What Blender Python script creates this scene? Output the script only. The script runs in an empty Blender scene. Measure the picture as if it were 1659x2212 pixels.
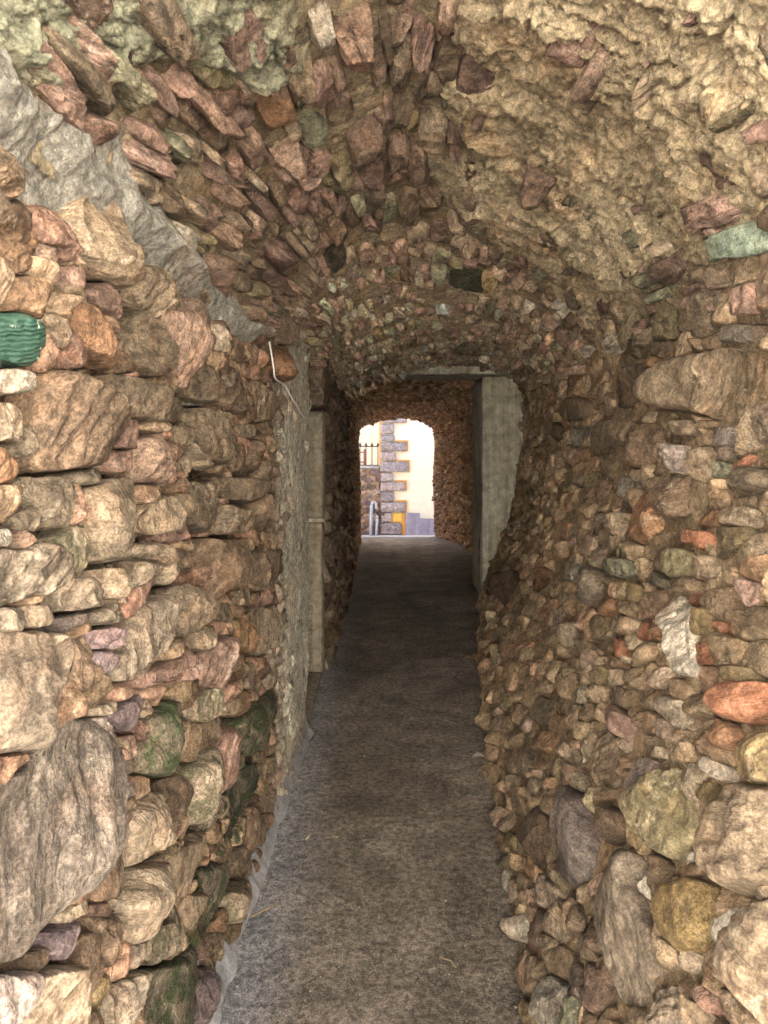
import bpy, math, random
import numpy as np
from mathutils import Vector
random.seed(7)
RNG = np.random.default_rng(7)
SC = bpy.context.scene
R = math.radians
# ------------------------------------------------------------------ camera, sky, sun, exposure
W0, H0 = 1659.0, 2212.0          # photo measured at this size
F0, U0, V0, EYE = 1640.0, 829.5, 950.0, 1.55
cd = bpy.data.cameras.new('camera'); cam = bpy.data.objects.new('camera', cd)
SC.collection.objects.link(cam); SC.camera = cam
cam.location = (0, 0, EYE); cam.rotation_euler = (R(90), 0, 0)
cd.sensor_fit = 'VERTICAL'; cd.sensor_height = 36.0
cd.lens = 36.0 * F0 / H0
cd.shift_y = -(H0 / 2 - V0) / H0
cd.clip_start = 0.02; cd.clip_end = 2000
SC.render.resolution_x, SC.render.resolution_y = 768, 1024
w = bpy.data.worlds.new('World'); SC.world = w; w.use_nodes = True
nt = w.node_tree; nt.nodes.clear()
sky = nt.nodes.new('ShaderNodeTexSky'); sky.sky_type = 'NISHITA'; sky.sun_disc = False
SUN_EL, SUN_AZ = R(46), R(15)     # azimuth clockwise from +Y; sun beyond the tunnel, a little right
sky.sun_elevation = SUN_EL; sky.sun_rotation = SUN_AZ
sky.air_density = 1.0; sky.dust_density = 4.0; sky.ozone_density = 0.6
bg = nt.nodes.new('ShaderNodeBackground'); bg.inputs[1].default_value = 0.06
wo = nt.nodes.new('ShaderNodeOutputWorld')
nt.links.new(sky.outputs[0], bg.inputs[0]); nt.links.new(bg.outputs[0], wo.inputs[0])
sd = bpy.data.lights.new('sun', 'SUN'); sun = bpy.data.objects.new('sun', sd)
SC.collection.objects.link(sun)
sd.energy = 5.0; sd.angle = R(0.53); sd.color = (1.0, 0.935, 0.845)
dv = Vector((math.sin(SUN_AZ) * math.cos(SUN_EL), math.cos(SUN_AZ) * math.cos(SUN_EL), math.sin(SUN_EL)))
sun.rotation_euler = dv.to_track_quat('Z', 'Y').to_euler()
SC.view_settings.view_transform = 'Standard'; SC.view_settings.look = 'None'
SC.view_settings.exposure = 4.25; SC.view_settings.gamma = 1.0
SC.view_settings.use_curve_mapping = False
SC.cycles.use_denoising = True
SC.cycles.max_bounces = 12; SC.cycles.diffuse_bounces = 8
SC.cycles.sample_clamp_indirect = 8

# ------------------------------------------------------------------ noise
def _hash(ix, iy, iz, seed):
    n = (ix.astype(np.int64) * 374761393 + iy.astype(np.int64) * 668265263
         + iz.astype(np.int64) * 2147483647 + seed * 974634777) & 0xFFFFFFFF
    n = ((n ^ (n >> 13)) * 1274126177) & 0xFFFFFFFF
    n = ((n ^ (n >> 16)) * 2246822519) & 0xFFFFFFFF
    return ((n ^ (n >> 15)) & 0xFFFFFF) / float(0xFFFFFF) * 2 - 1
def noise(p, seed=0):
    f = np.floor(p); d = p - f; f = f.astype(np.int64)
    u = d * d * d * (d * (d * 6 - 15) + 10)
    r = 0
    for i in (0, 1):
        wx = u[..., 0] if i else 1 - u[..., 0]
        for j in (0, 1):
            wy = u[..., 1] if j else 1 - u[..., 1]
            for k in (0, 1):
                wz = u[..., 2] if k else 1 - u[..., 2]
                r = r + wx * wy * wz * _hash(f[..., 0] + i, f[..., 1] + j, f[..., 2] + k, seed)
    return r
def fbm(p, octs=4, seed=0, gain=0.5):
    a, s, t = 1.0, 0.0, 0.0
    for o in range(octs):
        s = s + a * noise(p * (2.03 ** o) + o * 17.3, seed + o); t += a; a *= gain
    return s / t
def sstep(a, b, x):
    t = np.clip((x - a) / (b - a), 0, 1); return t * t * (3 - 2 * t)

# ------------------------------------------------------------------ materials
def new_mat(name):
    m = bpy.data.materials.new(name); m.use_nodes = True
    n = m.node_tree; n.nodes.clear()
    b = n.nodes.new('ShaderNodeBsdfPrincipled'); o = n.nodes.new('ShaderNodeOutputMaterial')
    n.links.new(b.outputs[0], o.inputs[0]); return m, n, b
class NB:
    def __init__(s, n): s.n = n
    def node(s, t, **kw):
        x = s.n.nodes.new(t)
        for k, v in kw.items(): setattr(x, k, v)
        return x
    def link(s, a, b): s.n.links.new(a, b)
    def noise(s, vec, scale, detail=4, rough=0.55, dist=0.0):
        x = s.node('ShaderNodeTexNoise'); x.inputs['Scale'].default_value = scale
        x.inputs['Detail'].default_value = detail; x.inputs['Roughness'].default_value = rough
        x.inputs['Distortion'].default_value = dist
        if vec is not None: s.link(vec, x.inputs['Vector'])
        return x.outputs['Fac']
    def voro(s, vec, scale, feature='F1'):
        x = s.node('ShaderNodeTexVoronoi', feature=feature); x.inputs['Scale'].default_value = scale
        if vec is not None: s.link(vec, x.inputs['Vector'])
        return x.outputs['Distance']
    def ramp(s, fac, a, b, va=0.0, vb=1.0):
        x = s.node('ShaderNodeMapRange', interpolation_type='SMOOTHSTEP'); s.link(fac, x.inputs[0])
        for i, v in zip((1, 2, 3, 4), (a, b, va, vb)): x.inputs[i].default_value = v
        return x.outputs[0]
    def math(s, op, a, b=None):
        x = s.node('ShaderNodeMath', operation=op)
        for i, v in ((0, a), (1, b)):
            if v is None: continue
            if isinstance(v, (int, float)): x.inputs[i].default_value = v
            else: s.link(v, x.inputs[i])
        return x.outputs[0]
    def scale(s, vec, xyz):
        x = s.node('ShaderNodeMapping'); s.link(vec, x.inputs[0]); x.inputs['Scale'].default_value = xyz
        return x.outputs[0]
    def mix(s, fac, a, b, mode='MIX'):
        x = s.node('ShaderNodeMix', data_type='RGBA', blend_type=mode)
        if isinstance(fac, (int, float)): x.inputs[0].default_value = fac
        else: s.link(fac, x.inputs[0])
        for i, v in ((6, a), (7, b)):
            if isinstance(v, tuple): x.inputs[i].default_value = (*v[:3], 1)
            else: s.link(v, x.inputs[i])
        return x.outputs[2]
    def mul(s, col, fac):   # colour * scalar
        x = s.node('ShaderNodeVectorMath', operation='SCALE'); s.link(col, x.inputs[0]); s.link(fac, x.inputs['Scale'])
        return x.outputs[0]
    def bump(s, h, strength, dist, prev=None):
        x = s.node('ShaderNodeBump'); x.inputs['Strength'].default_value = strength
        x.inputs['Distance'].default_value = dist; s.link(h, x.inputs['Height'])
        if prev is not None: s.link(prev, x.inputs['Normal'])
        return x.outputs[0]

def stone_material(name, grain=1.0, streak=1.0, coat=None, rough=0.88):
    m, n, b = new_mat(name); N = NB(n)
    t = N.node('ShaderNodeAttribute', attribute_name='tint')
    l = N.node('ShaderNodeAttribute', attribute_name='lc').outputs['Vector']
    pos = N.node('ShaderNodeNewGeometry').outputs['Position']
    col = t.outputs['Color']
    big = N.noise(l, 9, 5, 0.6, 0.3)
    st = N.noise(N.scale(l, (7, 42, 20)), 1.0, 5, 0.6, 0.6)
    med = N.noise(l, 45, 6, 0.68)
    fine = N.noise(l, 190, 4, 0.7)
    c = N.mul(col, N.ramp(big, 0.25, 0.75, 0.7, 1.3))
    hue = N.noise(l, 6.5, 3, 0.5, 0.8)
    c = N.mix(N.ramp(hue, 0.5, 0.68, 0, 0.4), c, N.mix(1.0, c, (1.14, 0.94, 0.80), 'MULTIPLY'))
    c = N.mix(N.ramp(hue, 0.48, 0.32, 0, 0.45), c, N.mix(1.0, c, (1.18, 1.20, 1.16), 'MULTIPLY'))
    ra = N.ramp(N.noise(l, 0.63, 0), 0.38, 0.62, 0.15, 1.5)      # differs from stone to stone
    rb = N.ramp(N.noise(N.scale(l, (1.0, 1.0, 0.4)), 0.91, 0), 0.5, 0.6)
    sm = N.math('MULTIPLY', N.math('SUBTRACT', N.ramp(st, 0.3, 0.7), 0.5), N.math('MULTIPLY', ra, 0.5 * streak))
    c = N.mul(c, N.math('ADD', sm, 1.0))
    vein = N.math('MULTIPLY', N.ramp(N.math('ABSOLUTE', N.math('SUBTRACT', N.noise(l, 7, 3, 0.5, 0.8), 0.5)), 0.004, 0.016, 1, 0), rb)
    c = N.mix(N.math('MULTIPLY', vein, 0.22), c, (0.48, 0.43, 0.35))
    c = N.mul(c, N.ramp(med, 0.36, 0.64, 1 - 0.38 * grain, 1 + 0.38 * grain))
    c = N.mul(c, N.ramp(fine, 0.38, 0.62, 1 - 0.32 * grain, 1 + 0.36 * grain))
    # pale crust and dark grime in patches
    pal = N.math('MULTIPLY', N.ramp(N.noise(pos, 13, 6, 0.7, 0.5), 0.56, 0.66), N.ramp(med, 0.45, 0.6))
    c = N.mix(N.math('MULTIPLY', pal, 0.30), c, (0.42, 0.36, 0.27))
    dk = N.ramp(N.noise(pos, 19, 6, 0.72, 0.3), 0.58, 0.70)
    c = N.mix(N.math('MULTIPLY', dk, 0.55), c, (0.07, 0.052, 0.035))
    # moss / algae amount in alpha
    mo = N.noise(l, 16, 6, 0.7, 0.4)
    ms = N.math('MULTIPLY', t.outputs['Alpha'], N.ramp(mo, 0.46, 0.56))
    c = N.mix(ms, c, N.mix(N.ramp(fine, 0.4, 0.6), (0.018, 0.022, 0.010), (0.055, 0.075, 0.028)))
    N.link(c, b.inputs['Base Color'])
    b.inputs['Roughness'].default_value = rough
    b.inputs['Specular IOR Level'].default_value = 0.35
    nb = N.bump(big, 0.35, 0.03); nb = N.bump(st, 0.8 * streak, 0.018, nb)
    sb = N.ramp(N.noise(l, 0.77, 0), 0.40, 0.62, 0.12, 1.15)
    for hh, ds in ((med, 0.016), (fine, 0.006)):
        nb = N.bump(hh, 0.9, ds, nb); N.link(sb, nb.node.inputs['Strength'])
    N.link(nb, b.inputs['Normal'])
    return m
def mortar_material(name, grit=1.0):
    m, n, b = new_mat(name); N = NB(n)
    t = N.node('ShaderNodeAttribute', attribute_name='tint')
    pos = N.node('ShaderNodeNewGeometry').outputs['Position']
    n1 = N.noise(pos, 11, 6, 0.65, 0.5); n2 = N.noise(pos, 48, 7, 0.7, 0.3); n3 = N.noise(pos, 170, 5, 0.7)
    peb = N.voro(N.mix(0.03, pos, pos), 85)
    c = N.mul(t.outputs['Color'], N.ramp(n1, 0.3, 0.7, 0.72, 1.3))
    c = N.mul(c, N.ramp(n2, 0.32, 0.68, 0.55, 1.42))
    c = N.mul(c, N.ramp(n3, 0.35, 0.65, 0.75, 1.25))
    hue = N.noise(pos, 5, 4, 0.6, 0.4)
    c = N.mix(N.ramp(hue, 0.5, 0.66, 0, 0.5), c, N.mix(1.0, c, (1.15, 0.92, 0.80), 'MULTIPLY'))
    sp = N.math('GREATER_THAN', N.noise(pos, 120, 2, 0.5), 0.70)
    c = N.mix(N.math('MULTIPLY', sp, 0.7), c, (0.75, 0.70, 0.6))
    pit = N.math('MULTIPLY', N.ramp(peb, 0.0, 0.22, 1, 0), N.ramp(N.noise(pos, 30, 2), 0.5, 0.6))
    c = N.mix(N.math('MULTIPLY', pit, 0.7), c, (0.07, 0.05, 0.035))
    N.link(c, b.inputs['Base Color']); b.inputs['Roughness'].default_value = 0.92
    b.inputs['Specular IOR Level'].default_value = 0.3
    nb = N.bump(n1, 0.6, 0.04); nb = N.bump(n2, 1.0 * grit, 0.020, nb); nb = N.bump(n3, 0.8 * grit, 0.005, nb)
    nb = N.bump(N.ramp(pit, 0, 1, 1, 0), 0.4, 0.006, nb)
    N.link(nb, b.inputs['Normal']); return m
def plain_material(name, col, rough=0.7, n_scale=30, amt=0.25, metal=0.0, bump=0.3, dist=0.005, streaks=False, col2=None, pits=False):
    m, n, b = new_mat(name); N = NB(n)
    pos = N.node('ShaderNodeNewGeometry').outputs['Position']
    a = N.noise(pos, n_scale, 6, 0.65, 0.2); f = N.noise(pos, n_scale * 6, 4, 0.6)
    rgb = N.node('ShaderNodeRGB'); rgb.outputs[0].default_value = (*col, 1); c = rgb.outputs[0]
    if col2: c = N.mix(N.ramp(N.noise(pos, n_scale * 0.3, 5, 0.6, 0.5), 0.42, 0.6), c, col2)
    if streaks: c = N.mul(c, N.ramp(N.noise(N.scale(pos, (22, 22, 1.6)), 1, 6, 0.65, 0.5), 0.3, 0.7, 0.8, 1.2))
    c = N.mul(c, N.ramp(a, 0.3, 0.7, 1 - amt, 1 + amt)); c = N.mul(c, N.ramp(f, 0.3, 0.7, 1 - amt * .6, 1 + amt * .6))
    if pits:
        pv_ = N.math('MULTIPLY', N.ramp(N.voro(pos, 38), .06, .16, 1, 0), N.ramp(N.noise(pos, 9, 3), .48, .56))
        st_ = N.ramp(N.noise(N.scale(pos, (9, 9, .9)), 1, 4, .6, .4), .52, .66, 0, .5)
        c = N.mix(st_, c, N.mix(1.0, c, (.62, .60, .52), 'MULTIPLY')); c = N.mix(pv_, c, (.06, .055, .045))
    N.link(c, b.inputs['Base Color']); b.inputs['Roughness'].default_value = rough; b.inputs['Metallic'].default_value = metal
    nb = N.bump(a, bump, dist * 2); nb = N.bump(f, bump, dist * .6, nb); N.link(nb, b.inputs['Normal'])
    return m
M_LEFT = stone_material('stone_weathered', 1.0, 1.0)
M_RIGHT = stone_material('stone_rubble', 0.9, 0.7)
M_SLATE = stone_material('slate_rough', 0.9, 1.5)
M_MORT = mortar_material('mortar_coarse')
M_ROCK = stone_material('stone_quoin', 1.2, 0.5)

def floor_material():
    m, n, b = new_mat('worn_concrete'); N = NB(n)
    pos = N.node('ShaderNodeNewGeometry').outputs['Position']
    n0 = N.noise(pos, 1.6, 4, 0.55, 0.4); n1 = N.noise(pos, 6, 6, 0.65, 0.5); n2 = N.noise(pos, 42, 6, 0.7, 0.2); n3 = N.noise(pos, 190, 4, 0.7)
    c = N.mix(N.ramp(n0, 0.35, 0.65), (0.122, 0.103, 0.084), (0.205, 0.178, 0.150))
    sx = N.node('ShaderNodeSeparateXYZ'); N.link(pos, sx.inputs[0])
    # pale cement dust along the foot of the left wall
    dust = N.ramp(N.math('ADD', sx.outputs[0], N.math('MULTIPLY', n1, 0.22)), -0.06, -0.34, 0, 0.8)
    c = N.mix(dust, c, (0.25, 0.26, 0.29))
    c = N.mul(c, N.ramp(n1, 0.3, 0.7, 0.66, 1.36)); c = N.mul(c, N.ramp(n2, 0.35, 0.65, 0.52, 1.5)); c = N.mul(c, N.ramp(n3, 0.38, 0.62, 0.6, 1.45))
    v = N.voro(pos, 95); pit = N.math('MULTIPLY', N.ramp(v, 0.12, 0.30, 1, 0), N.ramp(N.noise(pos, 22, 3), 0.46, 0.54))
    c = N.mix(N.math('MULTIPLY', pit, 0.85), c, (0.022, 0.018, 0.014))
    gr = N.math('GREATER_THAN', N.noise(pos, 150, 1, 0.4), 0.72)
    c = N.mix(N.math('MULTIPLY', gr, 0.6), c, (0.5, 0.44, 0.34))
    N.link(c, b.inputs['Base Color']); b.inputs['Roughness'].default_value = 0.85
    nb = N.bump(n1, 0.5, 0.02); nb = N.bump(n2, 0.7, 0.007, nb); nb = N.bump(n3, 0.6, 0.002, nb)
    nb = N.bump(N.ramp(pit, 0, 1, 1, 0), 0.7, 0.004, nb); N.link(nb, b.inputs['Normal'])
    return m
M_FLOOR = floor_material()

# ------------------------------------------------------------------ object helpers
def link(o, parent=None):
    SC.collection.objects.link(o)
    if parent is not None: o.parent = parent
    return o
def empty(name, label, cat, loc=(0, 0, 0), group=None):
    o = bpy.data.objects.new(name, None); link(o); o.location = loc; o.empty_display_size = 0.1
    o['label'] = label; o['category'] = cat
    if group: o['group'] = group
    return o
def np_mesh(name, V, Q, T, mat, smooth=True, tint=None, lc=None):
    me = bpy.data.meshes.new(name)
    nq, ntr = len(Q), len(T)
    me.vertices.add(len(V)); me.vertices.foreach_set('co', np.asarray(V, np.float32).ravel())
    loops = np.concatenate([np.asarray(Q, np.int32).ravel(), np.asarray(T, np.int32).ravel()]) if ntr and nq else (np.asarray(Q, np.int32).ravel() if nq else np.asarray(T, np.int32).ravel())
    me.loops.add(len(loops)); me.loops.foreach_set('vertex_index', loops)
    me.polygons.add(nq + ntr)
    st = np.concatenate([np.arange(nq) * 4, nq * 4 + np.arange(ntr) * 3]).astype(np.int32)
    me.polygons.foreach_set('loop_start', st)
    me.update(calc_edges=True)
    if smooth: me.polygons.foreach_set('use_smooth', np.ones(nq + ntr, bool))
    if tint is not None:
        a = me.attributes.new('tint', 'FLOAT_COLOR', 'POINT'); a.data.foreach_set('color', np.asarray(tint, np.float32).ravel())
    if lc is not None:
        a = me.attributes.new('lc', 'FLOAT_VECTOR', 'POINT'); a.data.foreach_set('vector', np.asarray(lc, np.float32).ravel())
    me.materials.append(mat)
    return me
def mesh_obj(name, me, parent=None, loc=None):
    o = bpy.data.objects.new(name, me); link(o, parent)
    if loc is not None: o.location = loc
    return o
def box_data(x0, x1, y0, y1, z0, z1):
    V = [(x, y, z) for z in (z0, z1) for y in (y0, y1) for x in (x0, x1)]
    Fc = [(0, 2, 3, 1), (4, 5, 7, 6), (0, 1, 5, 4), (2, 6, 7, 3), (0, 4, 6, 2), (1, 3, 7, 5)]
    return V, Fc
def box(name, x0, x1, y0, y1, z0, z1, mat, parent=None, bev=0.0, seg=2):
    V, Fc = box_data(x0, x1, y0, y1, z0, z1)
    me = bpy.data.meshes.new(name); me.from_pydata(V, [], Fc); me.materials.append(mat)
    o = mesh_obj(name, me, parent)
    if bev:
        md = o.modifiers.new('bevel', 'BEVEL'); md.width = bev; md.segments = seg
    return o
def tube(name, pts, rad, mat, parent=None, k=8, smooth_n=0):
    P = [Vector(p) for p in pts]
    if smooth_n:
        Q = []
        for i in range(len(P) - 1):
            p0, p1, p2, p3 = P[max(i - 1, 0)], P[i], P[i + 1], P[min(i + 2, len(P) - 1)]
            for j in range(smooth_n):
                t = j / smooth_n
                Q.append(0.5 * ((2 * p1) + (-p0 + p2) * t + (2 * p0 - 5 * p1 + 4 * p2 - p3) * t * t + (-p0 + 3 * p1 - 3 * p2 + p3) * t ** 3))
        Q.append(P[-1]); P = Q
    rr = rad if isinstance(rad, (list, tuple)) else [rad] * len(P)
    if len(rr) != len(P): rr = [rr[0] + (rr[-1] - rr[0]) * i / (len(P) - 1) for i in range(len(P))]
    V, Fc = [], []
    up = Vector((0.13, 0.21, 0.97))
    for i, p in enumerate(P):
        d = (P[min(i + 1, len(P) - 1)] - P[max(i - 1, 0)]).normalized()
        a = d.cross(up)
        if a.length < 0.1: a = d.cross(Vector((1, 0, 0)))
        a.normalize(); b = d.cross(a).normalized()
        for j in range(k):
            th = 2 * math.pi * j / k
            V.append(p + (a * math.cos(th) + b * math.sin(th)) * rr[i])
    for i in range(len(P) - 1):
        for j in range(k):
            Fc.append((i * k + j, i * k + (j + 1) % k, (i + 1) * k + (j + 1) % k, (i + 1) * k + j))
    Fc.append(tuple(range(k - 1, -1, -1))); Fc.append(tuple((len(P) - 1) * k + j for j in range(k)))
    me = bpy.data.meshes.new(name); me.from_pydata([tuple(v) for v in V], [], Fc); me.materials.append(mat)
    for p in me.polygons: p.use_smooth = True
    return mesh_obj(name, me, parent)

# ------------------------------------------------------------------ the passage as a surface S(y, q), q in metres round the section
QK = np.array([0, 1.0, 2.0, 2.35, 2.75, 3.2, 3.55, 4.5, 5.4])
class Surf:
    def __init__(s, rows, q=QK, ny=160, nq=270):
        ys = np.array([r[0] for r in rows]); T = np.array([r[1] for r in rows], float)   # (ny, nq, 2)
        s.y0, s.y1 = ys[0], ys[-1]; s.q0, s.q1 = q[0], q[-1]
        qd = np.linspace(s.q0, s.q1, nq); yd = np.linspace(s.y0, s.y1, ny)
        A = s._cr(q, T.transpose(1, 0, 2), qd).transpose(1, 0, 2)
        s.G = s._cr(ys, A, yd); s.ny, s.nq = ny, nq
    @staticmethod
    def _cr(k, T, x):
        m = np.zeros_like(T); m[1:-1] = (T[2:] - T[:-2]) / (k[2:] - k[:-2])[:, None, None]
        m[0] = (T[1] - T[0]) / (k[1] - k[0]); m[-1] = (T[-1] - T[-2]) / (k[-1] - k[-2])
        i = np.clip(np.searchsorted(k, x, 'right') - 1, 0, len(k) - 2); h = (k[i + 1] - k[i])
        t = ((x - k[i]) / h)[:, None, None]; h = h[:, None, None]
        return (2 * t**3 - 3 * t**2 + 1) * T[i] + (t**3 - 2 * t**2 + t) * h * m[i] + (-2 * t**3 + 3 * t**2) * T[i + 1] + (t**3 - t**2) * h * m[i + 1]
    def xz(s, y, q):
        a = np.clip((y - s.y0) / (s.y1 - s.y0) * (s.ny - 1), 0, s.ny - 1.0001); b = np.clip((q - s.q0) / (s.q1 - s.q0) * (s.nq - 1), 0, s.nq - 1.0001)
        i = a.astype(int); j = b.astype(int); fa = (a - i)[..., None]; fb = (b - j)[..., None]
        G = s.G
        r = (G[i, j] * (1 - fa) + G[i + 1, j] * fa) * (1 - fb) + (G[i, j + 1] * (1 - fa) + G[i + 1, j + 1] * fa) * fb
        return r
    def frame(s, y, q):
        e = 0.03
        p = s.xz(y, q)
        P = np.stack([p[..., 0], y, p[..., 1]], -1)
        qa, qb = np.clip(q - e, s.q0, s.q1), np.clip(q + e, s.q0, s.q1)
        dq = (s.xz(y, qb) - s.xz(y, qa)) / (qb - qa)[..., None]
        ya, yb = np.clip(y - e, s.y0, s.y1), np.clip(y + e, s.y0, s.y1)
        yb = np.where(yb - ya < 1e-4, ya + 1e-4, yb)
        dy = (s.xz(yb, q) - s.xz(ya, q)) / (yb - ya)[..., None]
        Tq = np.stack([dq[..., 0], 0 * y, dq[..., 1]], -1); Ty = np.stack([dy[..., 0], 1 + 0 * y, dy[..., 1]], -1)
        N = np.cross(Ty, Tq); N /= np.linalg.norm(N, axis=-1, keepdims=True) + 1e-9
        return P, N
    def at(s, y, q, h):
        # linear continuation past the ends along y so edges are not clamped
        P, N = s.frame(y, q); return P + N * h[..., None]
ROWS = [
 (0.3, [(-.52,0),(-.50,1.0),(-.54,1.98),(-.36,2.28),(.08,2.50),(.52,2.32),(.66,1.92),(.55,.95),(.28,0)]),
 (1.0,  [(-.50,0),(-.49,1.0),(-.55,2.00),(-.38,2.30),(.08,2.52),(.55,2.30),(.70,1.86),(.58,.95),(.30,0)]),
 (2.1,  [(-.485,0),(-.47,1.0),(-.51,1.95),(-.38,2.28),(.08,2.50),(.62,2.28),(.82,1.87),(.68,.95),(.39,0)]),
 (4.0,  [(-.42,0),(-.41,1.0),(-.40,2.02),(-.32,2.28),(.12,2.44),(.75,2.28),(1.02,1.93),(.90,.95),(.53,0)]),
 (5.6,  [(-.385,0),(-.385,1.0),(-.42,2.00),(-.26,2.16),(.18,2.30),(.84,2.26),(1.15,2.00),(1.10,.95),(.69,0)]),
 (7.4,  [(-.36,0),(-.37,1.0),(-.38,1.95),(-.10,2.09),(.30,2.245),(.95,2.26),(1.33,2.06),(1.26,.95),(.92,0)]),
 (8.6,  [(-.36,0),(-.37,1.0),(-.38,1.90),(-.10,2.09),(.30,2.25),(1.00,2.27),(1.4,2.06),(1.35,.95),(1.1,0)]),
]
S1 = Surf(ROWS)
ROWS2 = [
 (8.0,  [(-.36,0),(-.37,.95),(-.38,1.92),(-.20,2.12),(.35,2.20),(.98,2.14),(1.22,1.90),(1.22,.95),(1.22,0)]),
 (10.0, [(-.37,0),(-.375,.95),(-.39,1.86),(-.20,2.07),(.33,2.15),(.92,2.08),(1.18,1.85),(1.18,.95),(1.20,0)]),
 (11.3, [(-.37,0),(-.38,.95),(-.39,1.80),(-.18,1.98),(.31,2.07),(.84,2.00),(1.06,1.80),(1.06,.95),(1.10,0)]),
 (12.1, [(-.402,0),(-.41,.90),(-.40,1.70),(-.18,1.82),(.30,1.895),(.66,1.81),(.80,1.66),(.79,.90),(.82,0)]),
]
S2 = Surf(ROWS2)

def project(P):
    return np.stack([U0 + F0 * P[..., 0] / P[..., 1], V0 - F0 * (P[..., 2] - EYE) / P[..., 1]], -1)
_gy = np.exp(np.linspace(math.log(0.55), math.log(8.0), 420)); _gq = np.linspace(0, 5.4, 420)
_GY, _GQ = np.meshgrid(_gy, _gq, indexing='ij')
_PX = project(S1.at(_GY, _GQ, 0 * _GY)).reshape(-1, 2); _GYf, _GQf = _GY.ravel(), _GQ.ravel()
def unproject(uv, lo=0.0, hi=5.4):
    """photo pixel -> (y, q) on the passage surface"""
    ok = (_GQf >= lo) & (_GQf <= hi)
    px, gy, gq = _PX[ok], _GYf[ok], _GQf[ok]; out = []
    for p in uv:
        i = np.argmin(((px - p) ** 2).sum(1)); y, q = gy[i], gq[i]
        for _ in range(3):
            yy = np.array([y, y * 1.002, y]); qq = np.array([q, q, q + 0.003])
            c = project(S1.at(yy, qq, 0 * yy)); J = np.array([(c[1] - c[0]) / (y * .002), (c[2] - c[0]) / .003]).T
            try: d = np.linalg.solve(J, np.array(p) - c[0])
            except Exception: break
            y = float(np.clip(y + np.clip(d[0], -.1, .1), .3, 8.2)); q = float(np.clip(q + np.clip(d[1], -.1, .1), 0, 5.4))
        out.append((y, q))
    return np.array(out)

# ------------------------------------------------------------------ stones
PAL = {'c': (.42,.35,.27), 't': (.33,.265,.195), 'b': (.245,.18,.13), 'r': (.245,.168,.125), 'p': (.37,.255,.215), 'g': (.30,.255,.205),
       'd': (.19,.17,.13), 'v': (.27,.215,.235), 'l': (.42,.36,.34), 'w': (.46,.43,.375), 'o': (.38,.19,.12), 'y': (.34,.265,.15),
       'G': (.02,.20,.11), 's': (.27,.28,.20), 'm': (.185,.122,.098), 'k': (.27,.24,.15), 'a': (.34,.205,.125)}
PAL = {k: (v if k in 'mrGS' else tuple(s_ * c for s_, c in zip((.56, .53, .495), v))) for k, v in PAL.items()}  # most stone colours scaled darker so the near walls balance the dim depth
def ray_poly(c, dirs, poly):
    """distance along each dir from c to the polygon border (nearest crossing), inf if none"""
    A = poly; B = np.roll(poly, -1, 0); E = B - A
    r = np.full(len(dirs), np.inf)
    AC = A - c
    den = dirs[:, 0:1] * E[None, :, 1] - dirs[:, 1:2] * E[None, :, 0]
    den = np.where(abs(den) < 1e-12, 1e-12, den)
    t = (AC[None, :, 0] * E[None, :, 1] - AC[None, :, 1] * E[None, :, 0]) / den
    u = (AC[None, :, 0] * dirs[:, 1:2] - AC[None, :, 1] * dirs[:, 0:1]) / den
    t = np.where((u >= -1e-6) & (u <= 1 + 1e-6) & (t > 0), t, np.inf)
    return t.min(1)
def in_poly(P, poly):
    x, y = P[:, 0], P[:, 1]; ins = np.zeros(len(P), bool); j = len(poly) - 1
    for i in range(len(poly)):
        xi, yi = poly[i]; xj, yj = poly[j]
        c = ((yi > y) != (yj > y)) & (x < (xj - xi) * (y - yi) / (yj - yi + 1e-12) + xi); ins ^= c; j = i
    return ins
def centroid(p):
    x, y = p[:, 0], p[:, 1]; x1, y1 = np.roll(x, -1), np.roll(y, -1); a = x * y1 - x1 * y; A = a.sum() / 2
    if abs(A) < 1e-9: return p.mean(0), 0
    return np.array([((x + x1) * a).sum() / (6 * A), ((y + y1) * a).sum() / (6 * A)]), abs(A)

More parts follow.
